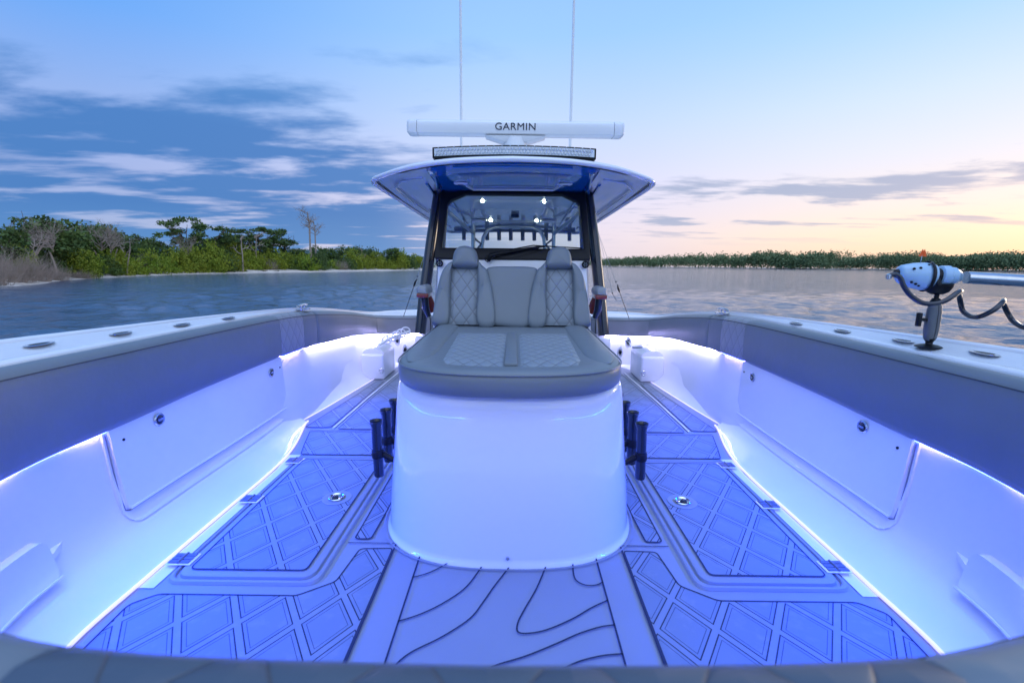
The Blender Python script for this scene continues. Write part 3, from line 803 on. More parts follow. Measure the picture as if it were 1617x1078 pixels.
# ------------------------------------------------------------------ lounge seat
seat = empty('lounge_seat', (0, 1.9, .588)); SO = Vector((0, 1.9, .588))
tag(seat, 'grey two person lounge seat with quilted diamond panels on the white pedestal', 'seat')
def SB(mb, name, mat, **k):
    mb.v = [tuple(Vector(v)-SO) for v in mb.v]
    p = k.pop('parent', seat); return mb.build(name, M[mat], p, **k)
def cush_outline(hw, yf, yb, dep, n=2.6): return ped_outline(hw, yf, yb, dep, n)
rows = []
for z, g in ((.589,-.020),(.592,-.006),(.602,.002),(.625,.007),(.650,.006),(.664,.001),(.671,-.006),(.676,-.018),(.679,-.035),(.680,-.06)):
    rows.append([(x, y, z+.012*max(0,(y-1.45))) for x, y in cush_outline(.395+g, 1.362-g*1.2, 2.40, .30+g, 2.5)])
mb = MB().grid(rows); n = len(rows[0]); mb.f.append(tuple((len(rows)-1)*n+k for k in range(n)))
mb.f.append(tuple(k for k in range(n))[::-1])
mb.f.append(tuple(i*n for i in range(len(rows))) + tuple(i*n+n-1 for i in range(len(rows)-1, -1, -1)))
SB(mb, 'seat_cushion', 'vinyl', angle=65)
pp = [(x, y, .6665+.012*max(0,(y-1.45))) for x, y in cush_outline(.3995, 1.3575, 2.38, .30, 2.5)]
SB(MB().tube(pp, .0032, 6), 'piping', 'vinyl')
for s in (-1, 1):
    # quilted pads, front edge curved
    rows = []
    for j in range(13):
        t = j/12; row = []
        for i in range(13):
            u = i/12; x = lerp(.028, .252-.018*(1-t), u)
            yf = 1.425+.05*(x/.25)**3; y = lerp(yf, 2.10, t)
            e = min(u, 1-u, t*2.2, (1-t)*2.2); b = .0075*(1-max(0, 1-e/.07)**2)
            row.append((s*x+.008, y, .6795+.012*max(0,(y-1.45))+b))
        rows.append(row)
    SB(MB().grid(rows), 'quilted_pad', 'quilt_seat', angle=80)
    # lifted side wings of cushion
    wing = MB(); rows = []
    for j in range(15):
        t = j/14; y = lerp(1.50, 2.36, t); wdt = .055*min(1, .35+t*6)
        cx = .322; row = []
        for k in range(9):
            w = pi*k/8; row.append((s*(cx-cos(w)*wdt), y, .6775+.012*(y-1.45)+.016*sin(w)*min(1, t*8+.02)*min(1,(1-t)*14+.05)))
        rows.append(row)
    SB(wing.grid(rows), 'cushion_wing', 'vinyl', angle=80)
SB(MB().box(-.016,.026,1.43,2.12,.678,.690), 'centre_strip', 'vinyl', bevel=.004)
# backrest: each shell is an outline extruded with puffed edge, leaning back
def lean(x, z, d): return (x, 2.345+(z-.69)*.36-d, z+d*.3)
def shell(outline, d0, d1, name, mat, puff=.018, smooth_angle=60):
    P = catmull(outline+[outline[0]], 4)[:-1]
    cx = sum(p[0] for p in P)/len(P); cz = sum(p[1] for p in P)/len(P)
    L = []
    for ins, d in ((.0,d0),(.0,d1-puff),(.006,d1-puff*.45),(.016,d1-puff*.12),(.032,d1),(.06,d1+.002)):
        ring = []
        for x, z in P:
            v = Vector((x-cx, z-cz)); l = v.length; k = max(.05, (l-ins)/l); ring.append(lean(cx+v.x*k, cz+v.y*k, d))
        L.append(ring)
    mb = MB().grid(L, close=True); n = len(P)
    mb.f.append(tuple((len(L)-1)*n+k for k in range(n))); mb.f.append(tuple(range(n))[::-1])
    return SB(mb, name, mat, angle=smooth_angle)
for s in (-1, 1):
    def o(pts): return [(s*x, z) for x, z in pts]
    # outer side bolster, headrest, inner side bolster, quilted face
    shell(o([(.405,.69),(.402,.73),(.395,.80),(.382,.88),(.365,.95),(.335,.993),(.305,1.005),(.313,.98),(.318,.85),(.323,.69)]), -.05, .062, 'side_bolster', 'vinyl')
    shell(o([(.312,.975),(.311,1.015),(.303,1.055),(.283,1.078),(.248,1.086),(.213,1.078),(.188,1.055),(.178,1.015),(.176,.975),(.24,.972)]), -.05, .075, 'headrest', 'vinyl', .03)
    shell(o([(.178,1.012),(.155,.985),(.132,.965),(.118,.93),(.098,.85),(.086,.69),(.172,.69),(.176,.85),(.180,.965)]), -.05, .062, 'side_bolster', 'vinyl')
    rows = []
    for j in range(11):
        z = lerp(.69, .972, j/10); e = min(1, min(j, 10-j)/1.2)
        rows.append([lean(s*lerp(lerp(.168,.176,j/10), lerp(.328,.318,j/10), i/8), z, .030+.012*e*min(1, min(i, 8-i)/1.5)) for i in range(9)])
    SB(MB().grid(rows), 'quilted_back_panel', 'quilt_back', angle=80)
    SB(MB().add([lean(s*.17,.69,.02),lean(s*.32,.69,.02),lean(s*.32,1.0,.02),lean(s*.17,1.0,.02),lean(s*.17,.69,-.05),lean(s*.32,.69,-.05),lean(s*.32,1.0,-.05),lean(s*.17,1.0,-.05)],
       [(0,1,2,3),(7,6,5,4),(0,4,5,1),(1,5,6,2),(2,6,7,3),(3,7,4,0)]), 'back_shell', 'vinyl')
    # folding armrest
    ax, ay, az = s*.465, 2.52, .80
    mb = MB()
    prof = catmull([(-.028,.0),(-.030,.02),(-.018,.036),(.004,.040),(.024,.030),(.030,.006),(.030,-.004)], 4)
    cap = [[(ax+s*-0+q[0], ay-.16+yy, az+.055+q[1]) for q in prof] for yy in (0,.012,.10,.15)]
    cap[0] = [(ax+(p[0]-ax)*.7, p[1], az+.06+(p[2]-az-.06)*.7) for p in cap[0]]
    mb.grid(cap); n = len(prof)
    mb.f.append(tuple(range(n))); mb.f.append(tuple(3*n+k for k in range(n))[::-1])
    for i in range(3): mb.f.append((i*n, (i+1)*n, (i+1)*n+n-1, i*n+n-1))
    SB(mb, 'armrest', 'vinyl_light', angle=50)
    SB(MB().box(ax-.030, ax+.030, ay-.155, ay-.02, az+.030, az+.0545), 'armrest_band', 'red', bevel=.006)
    SB(MB().tube([(ax-s*.005,ay-.06,az+.04),(ax-s*.02,ay-.045,az-.00),(ax-s*.03,ay-.02,az-.05)], .016, 8, flat=1.6), 'armrest_arm', 'red')
    SB(MB().tube([(ax,ay-.09,az+.03),(ax-s*.004,ay-.085,az-.03),(ax-s*.016,ay-.07,az-.075)], [.02,.02,.014], 10), 'armrest_hinge', 'navy')
shell([(-.10,.69),(.10,.69),(.112,.85),(.126,.90),(.135,.965),(.10,.983),(0,.985),(-.10,.983),(-.135,.965),(-.126,.90),(-.112,.85)], -.05, .044, 'centre_back', 'vinyl', .012)

# ------------------------------------------------------------------ radar, bars, antennas
R0 = Vector((.01, 2.72, 1.588))
radar = empty('radar_scanner', R0, (0, radians(.35), radians(0)))
tag(radar, 'long white open array radar bar on a short pedestal above the hardtop', 'radar')
def sect(x, sc=1.0):
    pts = [(-.045,.0),(-.047,.03),(-.045,.06),(-.035,.078),(-.01,.088),(.03,.09),(.05,.08),(.055,.04),(.05,.01),(.03,-.004),(-.03,-.004)]
    pts = catmull(pts+[pts[0]], 3)[:-1]
    return [(x, y*sc, .168+(z-.043)*sc*.84) for y, z in pts]
mb = MB().grid([sect(-.545), sect(0), sect(.545)], close=True); mb.build('antenna_bar', M['radar'], radar)
for s in (-1, 1):
    L = [sect(s*.547,1.0), sect(s*.548,1.03), sect(s*.585,1.03), sect(s*.597,.97), sect(s*.602,.85), sect(s*.603,.6)]
    mb = MB().grid(L, close=True); n = len(L[0]); mb.f.append(tuple(5*n+k for k in range(n))); mb.f.append(tuple(range(n)))
    mb.build('end_cap', M['radar'], radar)
mb = MB().lathe([(.090,-.04),(.088,-.01),(.078,.03),(.068,.07),(.062,.10),(.058,.118)], 28, (0,0,0)); mb.build('pedestal', M['radar'], radar)
mb = MB(); 
rows = [[(x, -.05+.0, .122),(x, .05, .122)] for x in (-.17,.17)]
v = [(-.17,-.05,.121),(.17,-.05,.121),(.17,.05,.121),(-.17,.05,.121),(-.065,-.045,.088),(.065,-.045,.088),(.065,.045,.088),(-.065,.045,.088)]
mb.add(v, [(0,1,2,3),(4,7,6,5),(0,4,5,1),(1,5,6,2),(2,6,7,3),(3,7,4,0)]); mb.build('bracket', M['radar'], radar, bevel=.004)
cu = bpy.data.curves.new('lettering', 'FONT'); cu.body = 'GARMIN'; cu.size = .054; cu.align_x = 'CENTER'; cu.align_y = 'CENTER'; cu.extrude = .0008; cu.space_character = 1.06
to = bpy.data.objects.new('tmp', cu); COL.objects.link(to); bpy.context.view_layer.update()
me = bpy.data.meshes.new_from_object(to.evaluated_get(bpy.context.evaluated_depsgraph_get())); bpy.data.objects.remove(to)
me.name = 'lettering'; me.materials.clear(); me.materials.append(M['text'])
wx = max(v.co.x for v in me.vertices)-min(v.co.x for v in me.vertices)
for v in me.vertices: v.co.x *= .222/wx
lt = bpy.data.objects.new('lettering', me); COL.objects.link(lt); lt.parent = radar; lt.location = (0.0,-.0485,.165); lt.rotation_euler = (pi/2, 0, 0)

lb = empty('light_bar', (.006, 2.42, 1.535)); tag(lb, 'long black framed light bar with rows of small lamps along the hardtop edge', 'light bar')
def lbp(x, dy, dz): return (x, .030*(x/.41)**2-.02+dy, dz-.006*(x/.41)**2)
def lbsweep(y0, y1, z0, z1, xr=.412, n=24):
    rows = []
    for k in range(n+1):
        x = lerp(-xr, xr, k/n); rows.append([lbp(x, y0, z0), lbp(x, y1, z0), lbp(x, y1, z1), lbp(x, y0, z1)])
    mb = MB().grid(rows, close=True); mb.f.append((0,1,2,3)); mb.f.append(tuple(n*4+k for k in range(4))[::-1]); return mb
lbsweep(-.018,.05,.0,.052).build('housing', M['black'], lb, bevel=.003, angle=30)
M['lens'] = plain('lamp_lens', (.70,.75,.76), .22, metal=.0, bump=.0)
lbsweep(-.021,-.017,.008,.044,.402).build('lens_plate', M['lens'], lb)
mb = MB()
for r in range(2):
    for k in range(46):
        x = lerp(-.393,.393,(k+.5*(r % 2))/46); c = lbp(x, -.021, .0175+.017*r)
        mb.lathe([(.0078,0),(.0070,-.004),(.0035,-.001),(.0025,-.0035),(0,-.004)], 8, c, 'y')
o = mb.build('lamp', M['steel'], lb); tag(o, kind='stuff')
mb = MB()
for k in range(20):
    c = lbp(lerp(-.38,.38,k/19), -.0205, .0485); mb.lathe([(.0025,0),(.0025,-.002),(0,-.002)], 6, c, 'y')
o = mb.build('screw', M['steel'], lb); tag(o, kind='stuff')
for s in (-1, 1):
    MB().box(s*.40-.006, s*.40+.006, .02, .06, -.03, .012).build('mounting_foot', M['black'], lb, bevel=.002)

for s, x, lab in ((-1, -.325, 'thin white whip antenna rising left of the radar pedestal'), (1, .352, 'thin white whip antenna rising right of the radar pedestal')):
    a = empty('whip_antenna', (x, 3.0, 1.525)); tag(a, lab, 'antenna', 'whip antennas on the hardtop')
    MB().tube([(0,0,0),(0,0,.12)], .014, 12).build('base', M['radar'], a)
    MB().tube([(0,0,.11),(0,.01,1.2),(0,.03,3.2)], [.0085,.007,.004], 8).build('rod', M['radar'], a)
    MB().tube([(s*.045-.06 if s < 0 else .03,-.02,0),(s*.012,-.01,.13)], .005, 6).build('strut', M['steel'], a)

# wiper
wp = empty('windshield_wiper', (.0, 2.66, 1.03)); tag(wp, 'black windshield wiper and hose lying across the base of the windshield', 'wiper')
def W(p): return (p[0], p[1]-2.66, p[2]-1.03)
def ws_px(x, z, d=.045): q = Vector(wpt(x, z))+nv*d; return W(q)
MB().tube([ws_px(-.125,1.035),ws_px(-.02,1.058),ws_px(.10,1.082),ws_px(.19,1.092)], [.011,.009,.006,.006], 8).build('arm', M['black'], wp)
MB().tube([ws_px(-.14,1.012,.03),ws_px(-.128,1.032,.05),ws_px(-.075,1.05,.05)], [.012,.016,.012], 10).build('motor_cap', M['black'], wp)
MB().tube([ws_px(-.02,1.068,.05),ws_px(.12,1.095,.05),ws_px(.41,1.088,.035)], .004, 6).build('blade', M['black'], wp)
MB().tube(catmull([ws_px(-.13,1.035,.05),ws_px(-.155,1.03,.05),ws_px(-.16,1.01,.05),ws_px(-.14,.995,.05)], 5), .0025, 6).build('washer_hose', M['black'], wp)
MB().tube(catmull([ws_px(-.10,1.03,.055),ws_px(-.02,1.03,.06),ws_px(.06,1.05,.06),ws_px(.17,1.085,.05)], 5), .0022, 6).build('washer_hose', M['black'], wp)

# rod holders beside the pedestal
proto = None
spots = [(1,1.84),(1,1.99),(1,2.14),(1,2.29),(-1,1.84),(-1,1.99),(-1,2.14)]
labs = {(1,1.84):'nearest black rod holder tube on the right side of the white pedestal',(1,1.99):'second nearest black rod holder tube on the right side of the pedestal',(1,2.14):'third black rod holder tube on the right side of the pedestal, partly hidden',
        (1,2.29):'farthest black rod holder tube on the right side of the pedestal, only its rim showing',(-1,1.84):'nearest black rod holder tube on the left side of the white pedestal',(-1,1.99):'middle black rod holder tube on the left side of the pedestal',(-1,2.14):'farthest black rod holder tube on the left side of the pedestal, mostly hidden'}
for s, y in spots:
    x = s*.562
    if proto is None:
        h = empty('rod_holder'); 
        MB().lathe([(.018,0),(.020,.002),(.0215,.01),(.0215,.225),(.025,.235),(.0275,.246),(.0265,.250),(.0225,.247),(.0195,.235),(.018,.10),(0,.10)], 24).build('tube', M['navy'], h, angle=50)
        MB().lathe([(.024,.085),(.026,.09),(.026,.115),(.024,.12)], 20).build('clamp', M['black'], h)
        MB().tube([(-.022,0,.10),(-.06,0,.075),(-.10,0,.072)], [.014,.012,.015], 10).build('bracket', M['black'], h)
        proto = h
    else:
        h = proto.copy(); COL.objects.link(h)
        for c in proto.children:
            d = c.copy(); COL.objects.link(d); d.parent = h
    h.location = (x, y, .10); h.rotation_euler = (0, radians(-1*s), 0 if s == 1 else pi)
    tag(h, labs[(s, y)], 'rod holder', 'rod holders on the pedestal')

# rigging lines from the hardtop to the gunwale
def rig(name, a, b, lab, beads, lower=.35):
    a, b = Vector(a), Vector(b); r = empty(name, b); tag(r, lab, 'rigging line', 'outrigger lines beside the console')
    t = beads; mid = b.lerp(a, t)
    MB().tube([tuple(mid-b), tuple(a-b)], .0016, 5).build('thin_line', M['steel_b'], r)
    MB().tube([(0,0,0), tuple(mid-b)], .0030, 6).build('bungee', M['black'], r)
    MB().tube([tuple(b.lerp(a, t-.05)-b), tuple(mid-b)], [.008,.010], 8).build('swivel', M['black'], r)
    MB().tube([tuple(mid-b), tuple(b.lerp(a, t+.03)-b+Vector((.008,0,0)))], [.007,.004], 8).build('clip', M['black'], r)
    p = b.lerp(a, t+.06)-b; MB().lathe([(0,-.008),(.007,-.004),(.008,0),(.007,.004),(0,.008)], 10, tuple(p)).build('bead', M['black'], r)
rig('rigging_line', (-.735,4.35,1.36), (-1.10,4.55,.485), 'thin rigging line with black beads left of the console', .40)
rig('rigging_line', (.755,4.30,1.36), (1.155,4.50,.485), 'thin rigging line with black clip right of the console', .36)
r = empty('rigging_line', (.98,4.52,.70)); tag(r, 'second finer rigging line right of the console with a small bead', 'rigging line', 'outrigger lines beside the console')
MB().tube([(0,0,.035),(-.20,-.15,.66)], .0014, 5).build('thin_line', M['steel_b'], r)
MB().lathe([(0,-.008),(.007,-.004),(.008,0),(.007,.004),(0,.008)], 10, (0,0,.04)).build('bead', M['black'], r)
MB().tube([(0,0,.035),(.045,0,-.035)], .0022, 5).build('leader', M['black'], r)

# ------------------------------------------------------------------ trolling motor on its ball mount
MX, MY = 1.485, 1.60
bmnt = empty('ball_mount', (MX, MY, .727)); bmnt.scale = (.9, .9, .84); tag(bmnt, 'black double socket ball mount standing on the right gunwale', 'mount')
MB().lathe([(.044,0),(.044,.004),(.030,.010),(.012,.014),(.009,.03)], 24).build('base_plate', M['black'], bmnt)
MB().lathe([(0,-.018),(.012,-.014),(.018,0),(.012,.014),(0,.018)], 16, (0,0,.036)).build('ball', M['black'], bmnt)
for s in (-1, 1):
    L = []
    for z, w in ((.028,.014),(.04,.019),(.065,.022),(.11,.0225),(.155,.021),(.178,.018),(.19,.012)):
        L.append([(s*(.0015+w*1.15*sin(t)*1.0), w*cos(t)*.9, z) for t in [pi*k/10 for k in range(11)]])
    mb = MB().grid(L, close=True); n = 11; mb.f.append(tuple(range(n))); mb.f.append(tuple(6*n+k for k in range(n)))
    mb.build('socket_arm', M['gunmetal'], bmnt, angle=50)
MB().tube([(-.022,0,.115),(-.052,-.004,.118)], .007, 8).build('clamp_screw', M['black'], bmnt)
mb = MB().box(-.064,-.050,-.012,.006,.088,.146); mb.build('clamp_knob', M['black'], bmnt, bevel=.004)
MB().lathe([(0,-.02),(.013,-.015),(.019,0),(.013,.015),(0,.02)], 16, (0,0,.19)).build('ball', M['black'], bmnt)
MB().tube([(0,0,.20),(0,0,.222)], .008, 8).build('neck', M['black'], bmnt)
L = [[(x*k, y*k, z) for x, y in [(cos(w), sin(w)) for w in [2*pi*j/16 for j in range(16)]]] for k, z in ((.018,.222),(.034,.232),(.044,.252),(.046,.266))]
mb = MB().grid([[(p[0]*1.15, p[1]*.8, p[2]) for p in r_] for r_ in L], close=True); n = 16; mb.f.append(tuple(range(n))); mb.f.append(tuple(3*n+k for k in range(n)))
mb.build('cradle', M['black'], bmnt)
MB().tube([(-.028,-.03,.262),(-.034,-.028,.285),(-.035,0,.315),(-.030,.028,.30),(-.025,.03,.265)], .010, 8).build('strap', M['black'], bmnt)
TM = Vector((1.458, MY, .977))
tm = empty('trolling_motor', TM, (0, radians(2.5), radians(-12))); tag(tm, 'pale blue trolling motor head with chrome shaft lying over the right gunwale', 'trolling motor')
def ell(x, ry, rz, zc=0): return [(x, ry*cos(w), zc+rz*sin(w)) for w in [2*pi*k/24 for k in range(24)]]
L = [ell(-.105,.014,.016,.002), ell(-.103,.024,.026,.001), ell(-.094,.030,.033,0), ell(-.062,.037,.043,-.002), ell(-.030,.040,.048,-.004), ell(-.008,.039,.046,-.002), ell(.002,.034,.038,0)]
mb = MB().grid(L, close=True); mb.f.append(tuple(range(24))); mb.f.append(tuple(6*24+k for k in range(24))); mb.build('motor_housing', M['blueplastic'], tm, angle=60)
mb = MB()
mb.grid([ell(-.022,.0445,.0525,-.003), ell(-.020,.046,.054,-.003), ell(-.012,.045,.052,-.003), ell(-.010,.043,.049,-.003)], close=True); mb.build('housing_ring', M['black'], tm)
L = [ell(.018,.028,.028,.002), ell(.022,.033,.034,.002), ell(.044,.033,.034,.003), ell(.048,.029,.030,.003), ell(.062,.028,.029,.003), ell(.074,.0225,.0235,.002), ell(.078,.021,.021,.001)]
mb = MB().grid(L, close=True); mb.f.append(tuple(range(24))); mb.f.append(tuple(5*24+k for k in range(24))); mb.build('shaft_collar', M['blueplastic'], tm)
MB().tube([(.0,0,0),(.035,0,0)], .027, 16).build('coupling', M['black'], tm)
MB().tube([(.10,0,0),(.50,0,-.004),(1.1,0,-.02)], .0205, 20).build('shaft', M['steel'], tm)
for k, (x, a) in enumerate(((-.075,2.6),(-.055,2.5),(-.028,2.15),(-.075,3.7),(-.060,3.85),(-.048,4.0))):
    ry, rz = .038, .043; c = (x, ry*cos(a)*1.02, rz*sin(a)*1.02-.002)
    MB().lathe([(0,-.004),(.004,-.002),(.0045,.001),(.003,.004),(0,.0045)], 10, c, 'y').build('bolt', M['black'], tm)
MB().lathe([(.014,-.006),(.016,0),(.014,.006)], 14, (-.106,0,.002), 'x').build('cable_gland', M['black'], tm)
MB().tube([(-.042,-.0,.042),(-.042,0,.070)], .0012, 5).build('flag_pin', M['steel'], tm)
mb = MB(); 
for dx in (0,.006): mb.add([(-.052+dx,-.001,.064),(-.034+dx,-.001,.064),(-.043+dx,-.001,.089),(-.052+dx,.001,.064),(-.034+dx,.001,.064),(-.043+dx,.001,.089)], [(0,1,2),(5,4,3),(0,3,4,1),(1,4,5,2),(2,5,3,0)])
mb.build('warning_flag', M['orange'], tm, smooth=False)
def cabpt(x, z, dy=0): return (.015+(x-.015)*1.06, 1.58+dy, 1-(1-z)*1.06)
CB = [(1.221,.975,0),(1.232,.982,-.005),(1.250,.972,-.01),(1.262,.945,-.015),(1.285,.915,-.02),(1.318,.893,-.03),(1.350,.893,-.045),(1.380,.908,-.05),(1.415,.928,-.04),(1.450,.930,-.01),(1.485,.915,.03),(1.512,.888,.05),(1.524,.862,.05),(1.522,.848,.02),(1.514,.850,-.02),(1.525,.873,-.05),(1.560,.898,-.04),(1.600,.903,0),(1.645,.888,.04),(1.676,.855,.05),(1.682,.828,.03),(1.672,.815,-.02),(1.69,.83,-.05),(1.73,.86,-.03),(1.79,.86,.02),(1.85,.83,.04)]
pts = [Vector(cabpt(*c))-TM for c in catmull(CB, 5)]
R_ = tm.rotation_euler.to_matrix().inverted()
MB().tube([tuple(R_ @ p) for p in pts], .0080, 10).build('coiled_cable', M['navy'], tm)
MB().lathe([(0,-.012),(.009,-.006),(.010,.006),(0,.012)], 12, tuple(R_ @ pts[0])).build('cable_end', M['steel'], tm)

# ------------------------------------------------------------------ water and land
WZ = -1.2
def sheet(name, mat, x0, x1, y0, y1, z, nx=40, ny=40):
    rows = [[(lerp(x0, x1, i/nx), lerp(y0, y1, j/ny), z) for i in range(nx+1)] for j in range(ny+1)]
    o = MB().grid(rows).build(name, M[mat], None, weld=False, recalc=False); return tag(o, kind='structure')
def water_sheet():
    import numpy as np
    rng = np.random.RandomState(3)
    NA, NR = 1300, 520
    r = 1.3*np.exp(np.linspace(0, math.log(4000/1.3), NR)); a = np.linspace(0, 2*pi, NA, endpoint=False)
    Rr, Aa = np.meshgrid(r, a, indexing='ij'); Xx = Rr*np.sin(Aa); Yy = Rr*np.cos(Aa)+2.0
    Zz = np.zeros_like(Xx); step = np.maximum(Rr*(math.log(4000/1.3)/NR), Rr*2*pi/NA)
    for k in range(70):
        lam = .28*(2.6/.28)**(rng.rand()**1.1); th = rng.normal(.5, .75); ph = rng.rand()*2*pi
        kx, ky = 2*pi/lam*cos(th), 2*pi/lam*sin(th); amp = .0092*lam**.88*(rng.rand()*.6+.7)
        fade = np.clip((lam/step-2.0)/2.5, 0, 1)
        wv = np.sin(kx*Xx+ky*Yy+ph+.8*np.sin(.11*Xx+.17*Yy+k)); Zz += amp*fade*(wv+.25*np.sin(2*(kx*Xx+ky*Yy+ph))*0)
    gust = .65+.35*np.sin(.09*Xx+.05*Yy+1.)*np.sin(.04*Xx-.11*Yy)
    Zz = Zz*gust+WZ
    co = np.stack([Xx, Yy, Zz], -1).reshape(-1, 3).astype(np.float32)
    i, k = np.meshgrid(np.arange(NR-1), np.arange(NA), indexing='ij'); k2 = (k+1) % NA
    f = np.stack([i*NA+k, (i+1)*NA+k, (i+1)*NA+k2, i*NA+k2], -1).reshape(-1, 4).astype(np.int32)
    f = f[:, ::-1]
    me = bpy.data.meshes.new('water'); me.vertices.add(len(co)); me.vertices.foreach_set('co', co.ravel())
    me.loops.add(f.size); me.loops.foreach_set('vertex_index', np.ascontiguousarray(f).ravel()); me.polygons.add(len(f))
    me.polygons.foreach_set('loop_start', np.arange(0, f.size, 4, dtype=np.int32)); me.polygons.foreach_set('use_smooth', np.ones(len(f), bool))
    me.update(calc_edges=True); me.validate(); me.materials.append(M['water'])
    o = bpy.data.objects.new('water', me); COL.objects.link(o); tag(o, kind='structure')
    if me.polygons[len(me.polygons)//2].normal.z < 0: me.flip_normals()
water_sheet()
LS = [(-30,-80),(-38,0),(-44,38.6),(-52.5,53),(-58.7,69),(-62,88),(-58,104),(-51,126),(-40,166),(-28,230),(-12,330),(10,470)]   # left shoreline
LSC = catmull(LS, 8)
def bank(name, shore, side, width=260):
    rows = []
    for i, (x, y) in enumerate(shore):
        a = Vector(shore[max(i-1,0)]); b = Vector(shore[min(i+1,len(shore)-1)]); t = (b-a).normalized(); n = Vector((-t.y, t.x))*side
        w = .35*noise.noise(Vector((x*.15, y*.15, 0)))
        rows.append([(x+n.x*d, y+n.y*d, WZ+z*(1+.5*w) + (.12*noise.noise(Vector((x*.3+d, y*.3, 2))) if d > 1 else 0)) for d, z in ((-3,-.35),(0,.0),(.8,.12),(2.5,.32),(5,.55),(8,.75),(14,1.0),(30,1.3),(80,1.8),(width,2.2))])
    return tag(MB().grid(rows).build(name, M['sand'], None, weld=False), kind='structure')
bank('left_riverbank', LSC, 1)
RS = [(620,-100),(560,160),(445,395),(420,470),(395,560),(340,700),(280,900),(240,1150),(210,1500)]
RSC = catmull(RS, 8)
bank('right_riverbank', RSC, -1, 500)

def rnd_unit():
    while True:
        v = Vector((random.uniform(-1,1), random.uniform(-1,1), random.uniform(-1,1)))
        if .05 < v.length < 1: return v.normalized()
def leaf_quads(mb, c, r, n, size, flat=.7):
    """leaf cards scattered in a clump of radius r around c"""
    for _ in range(n):
        d = rnd_unit(); p = Vector(c)+Vector((d.x, d.y, d.z*flat))*r*random.random()**.45
        a = rnd_unit(); b = a.cross(rnd_unit()).normalized(); s = size*random.uniform(.6, 1.3)
        q = [p+a*s, p+b*s*.55, p-a*s, p-b*s*.55]
        mb.add(q, [(0,1,2,3)])
def crown_mesh(kind, seed):
    random.seed(seed); mb = MB()
    if kind == 'oak':        # rounded irregular crown, unit: radius ~1, centre z 0
        for k in range(26):
            d = rnd_unit(); c = Vector((d.x*.72, d.y*.72, d.z*.5))*random.uniform(.55, 1)
            leaf_quads(mb, c, random.uniform(.2,.38), 110, .055)
    elif kind == 'pine':     # open, layered clumps at branch ends
        for k in range(20):
            z = random.uniform(-.75, .75); a = random.uniform(0, 2*pi); rr = (1-.55*abs(z-.1))*random.uniform(.25, .95)
            leaf_quads(mb, (rr*cos(a), rr*sin(a), z*.62), random.uniform(.16,.27), 85, .05, .45)
    elif kind == 'palmetto':
        for k in range(16):
            d = rnd_unit(); leaf_quads(mb, (d.x*.7, d.y*.7, d.z*.35), random.uniform(.25,.4), 90, .07)
    elif kind == 'shrub':    # dome to the ground
        for k in range(30):
            d = rnd_unit(); d.z = abs(d.z); c = Vector((d.x*.8, d.y*.8, d.z*.78))*random.uniform(.6, 1)
            leaf_quads(mb, c, random.uniform(.18,.32), 90, .048, .9)
        for k in range(150):   # long shoots on the outline
            d = rnd_unit(); d.z = abs(d.z)*.9+.1; p = Vector((d.x*.85, d.y*.85, d.z*.85)); leaf_quads(mb, p*random.uniform(1.0,1.2), .05, 5, .04)
    me = bpy.data.meshes.new('crown'); me.from_pydata(mb.v, [], mb.f); return me
def branch_mesh(kind, seed):
    random.seed(seed); mb = MB()
    def grow(p, d, ln, r, lev):
        if lev == 0 or r < .0005: return
        pts = [p]; q = p.copy(); dd = d.copy()
        for k in range(4):
            dd = (dd+rnd_unit()*.20+Vector((0,0,.05))).normalized(); q = q+dd*ln/4; pts.append(q.copy())
        mb.tube([tuple(x) for x in pts], [r, r*.9, r*.78, r*.66, r*.5], 6, caps=False)
        for k in range(3 if lev > 1 else 2):
            s = pts[random.choice((2,3,4,4))]; nd = (dd+rnd_unit()*.95); nd.z = nd.z*.7+.15; grow(s.copy(), nd.normalized(), ln*random.uniform(.5,.75), r*.5, lev-1)
    if kind == 'trunk':       # straight with few limbs into the crown; height 1
        grow(Vector((0,0,0)), Vector((.04,.02,1)), .80, .030, 1)
        for k in range(7): 
            z = random.uniform(.45,.8); a = random.uniform(0, 2*pi); grow(Vector((.01,.01,z)), Vector((cos(a), sin(a), .6)).normalized(), .32, .012, 2)
    elif kind == 'dead':
        grow(Vector((0,0,0)), Vector((.05,.02,1)), .62, .020, 1)
        for k in range(9):
            z = random.uniform(.4,.66); a = random.uniform(0, 2*pi); grow(Vector((0,0,z)), Vector((cos(a), sin(a), .9)).normalized(), .28, .009, 5)
    elif kind == 'snag':
        grow(Vector((0,0,0)), Vector((.1,.02,1)), .95, .017, 1)
        for k in range(4):
            z = random.uniform(.35,.9); a = random.uniform(0, 2*pi); grow(Vector((0,0,z)), Vector((cos(a), sin(a), .5)).normalized(), .22, .012, 2)
    elif kind == 'tallpine':
        mb.tube([(0,0,0),(.008,0,.4),(.0,0,.75),(.02,0,.97)], [.020,.016,.012,.006], 6)
        for k in range(14):
            z = random.uniform(.68,.95); a = random.uniform(0, 2*pi); grow(Vector((.004,0,z)), Vector((cos(a), sin(a), .55)).normalized(), .13, .006, 3)
    elif kind == 'brush':     # dry twiggy thicket
        for k in range(170):
            a = random.uniform(0, 2*pi); e = random.uniform(.15, 1.3); b = Vector((random.uniform(-.5,.5), random.uniform(-.5,.5), 0))
            d = Vector((cos(a)*cos(e), sin(a)*cos(e), sin(e))); grow(b, d, random.uniform(.35,.6), .006, 3)
    me = bpy.data.meshes.new(kind); me.from_pydata(mb.v, [], mb.f); return me
CR = {k: [crown_mesh(k, 10*i+len(k)) for i in range(n)] for k, n in (('oak',3),('pine',3),('shrub',4))}
BR = {k: [branch_mesh(k, 7*i+len(k)) for i in range(n)] for k, n in (('trunk',3),('dead',3),('snag',2),('tallpine',2),('brush',2))}
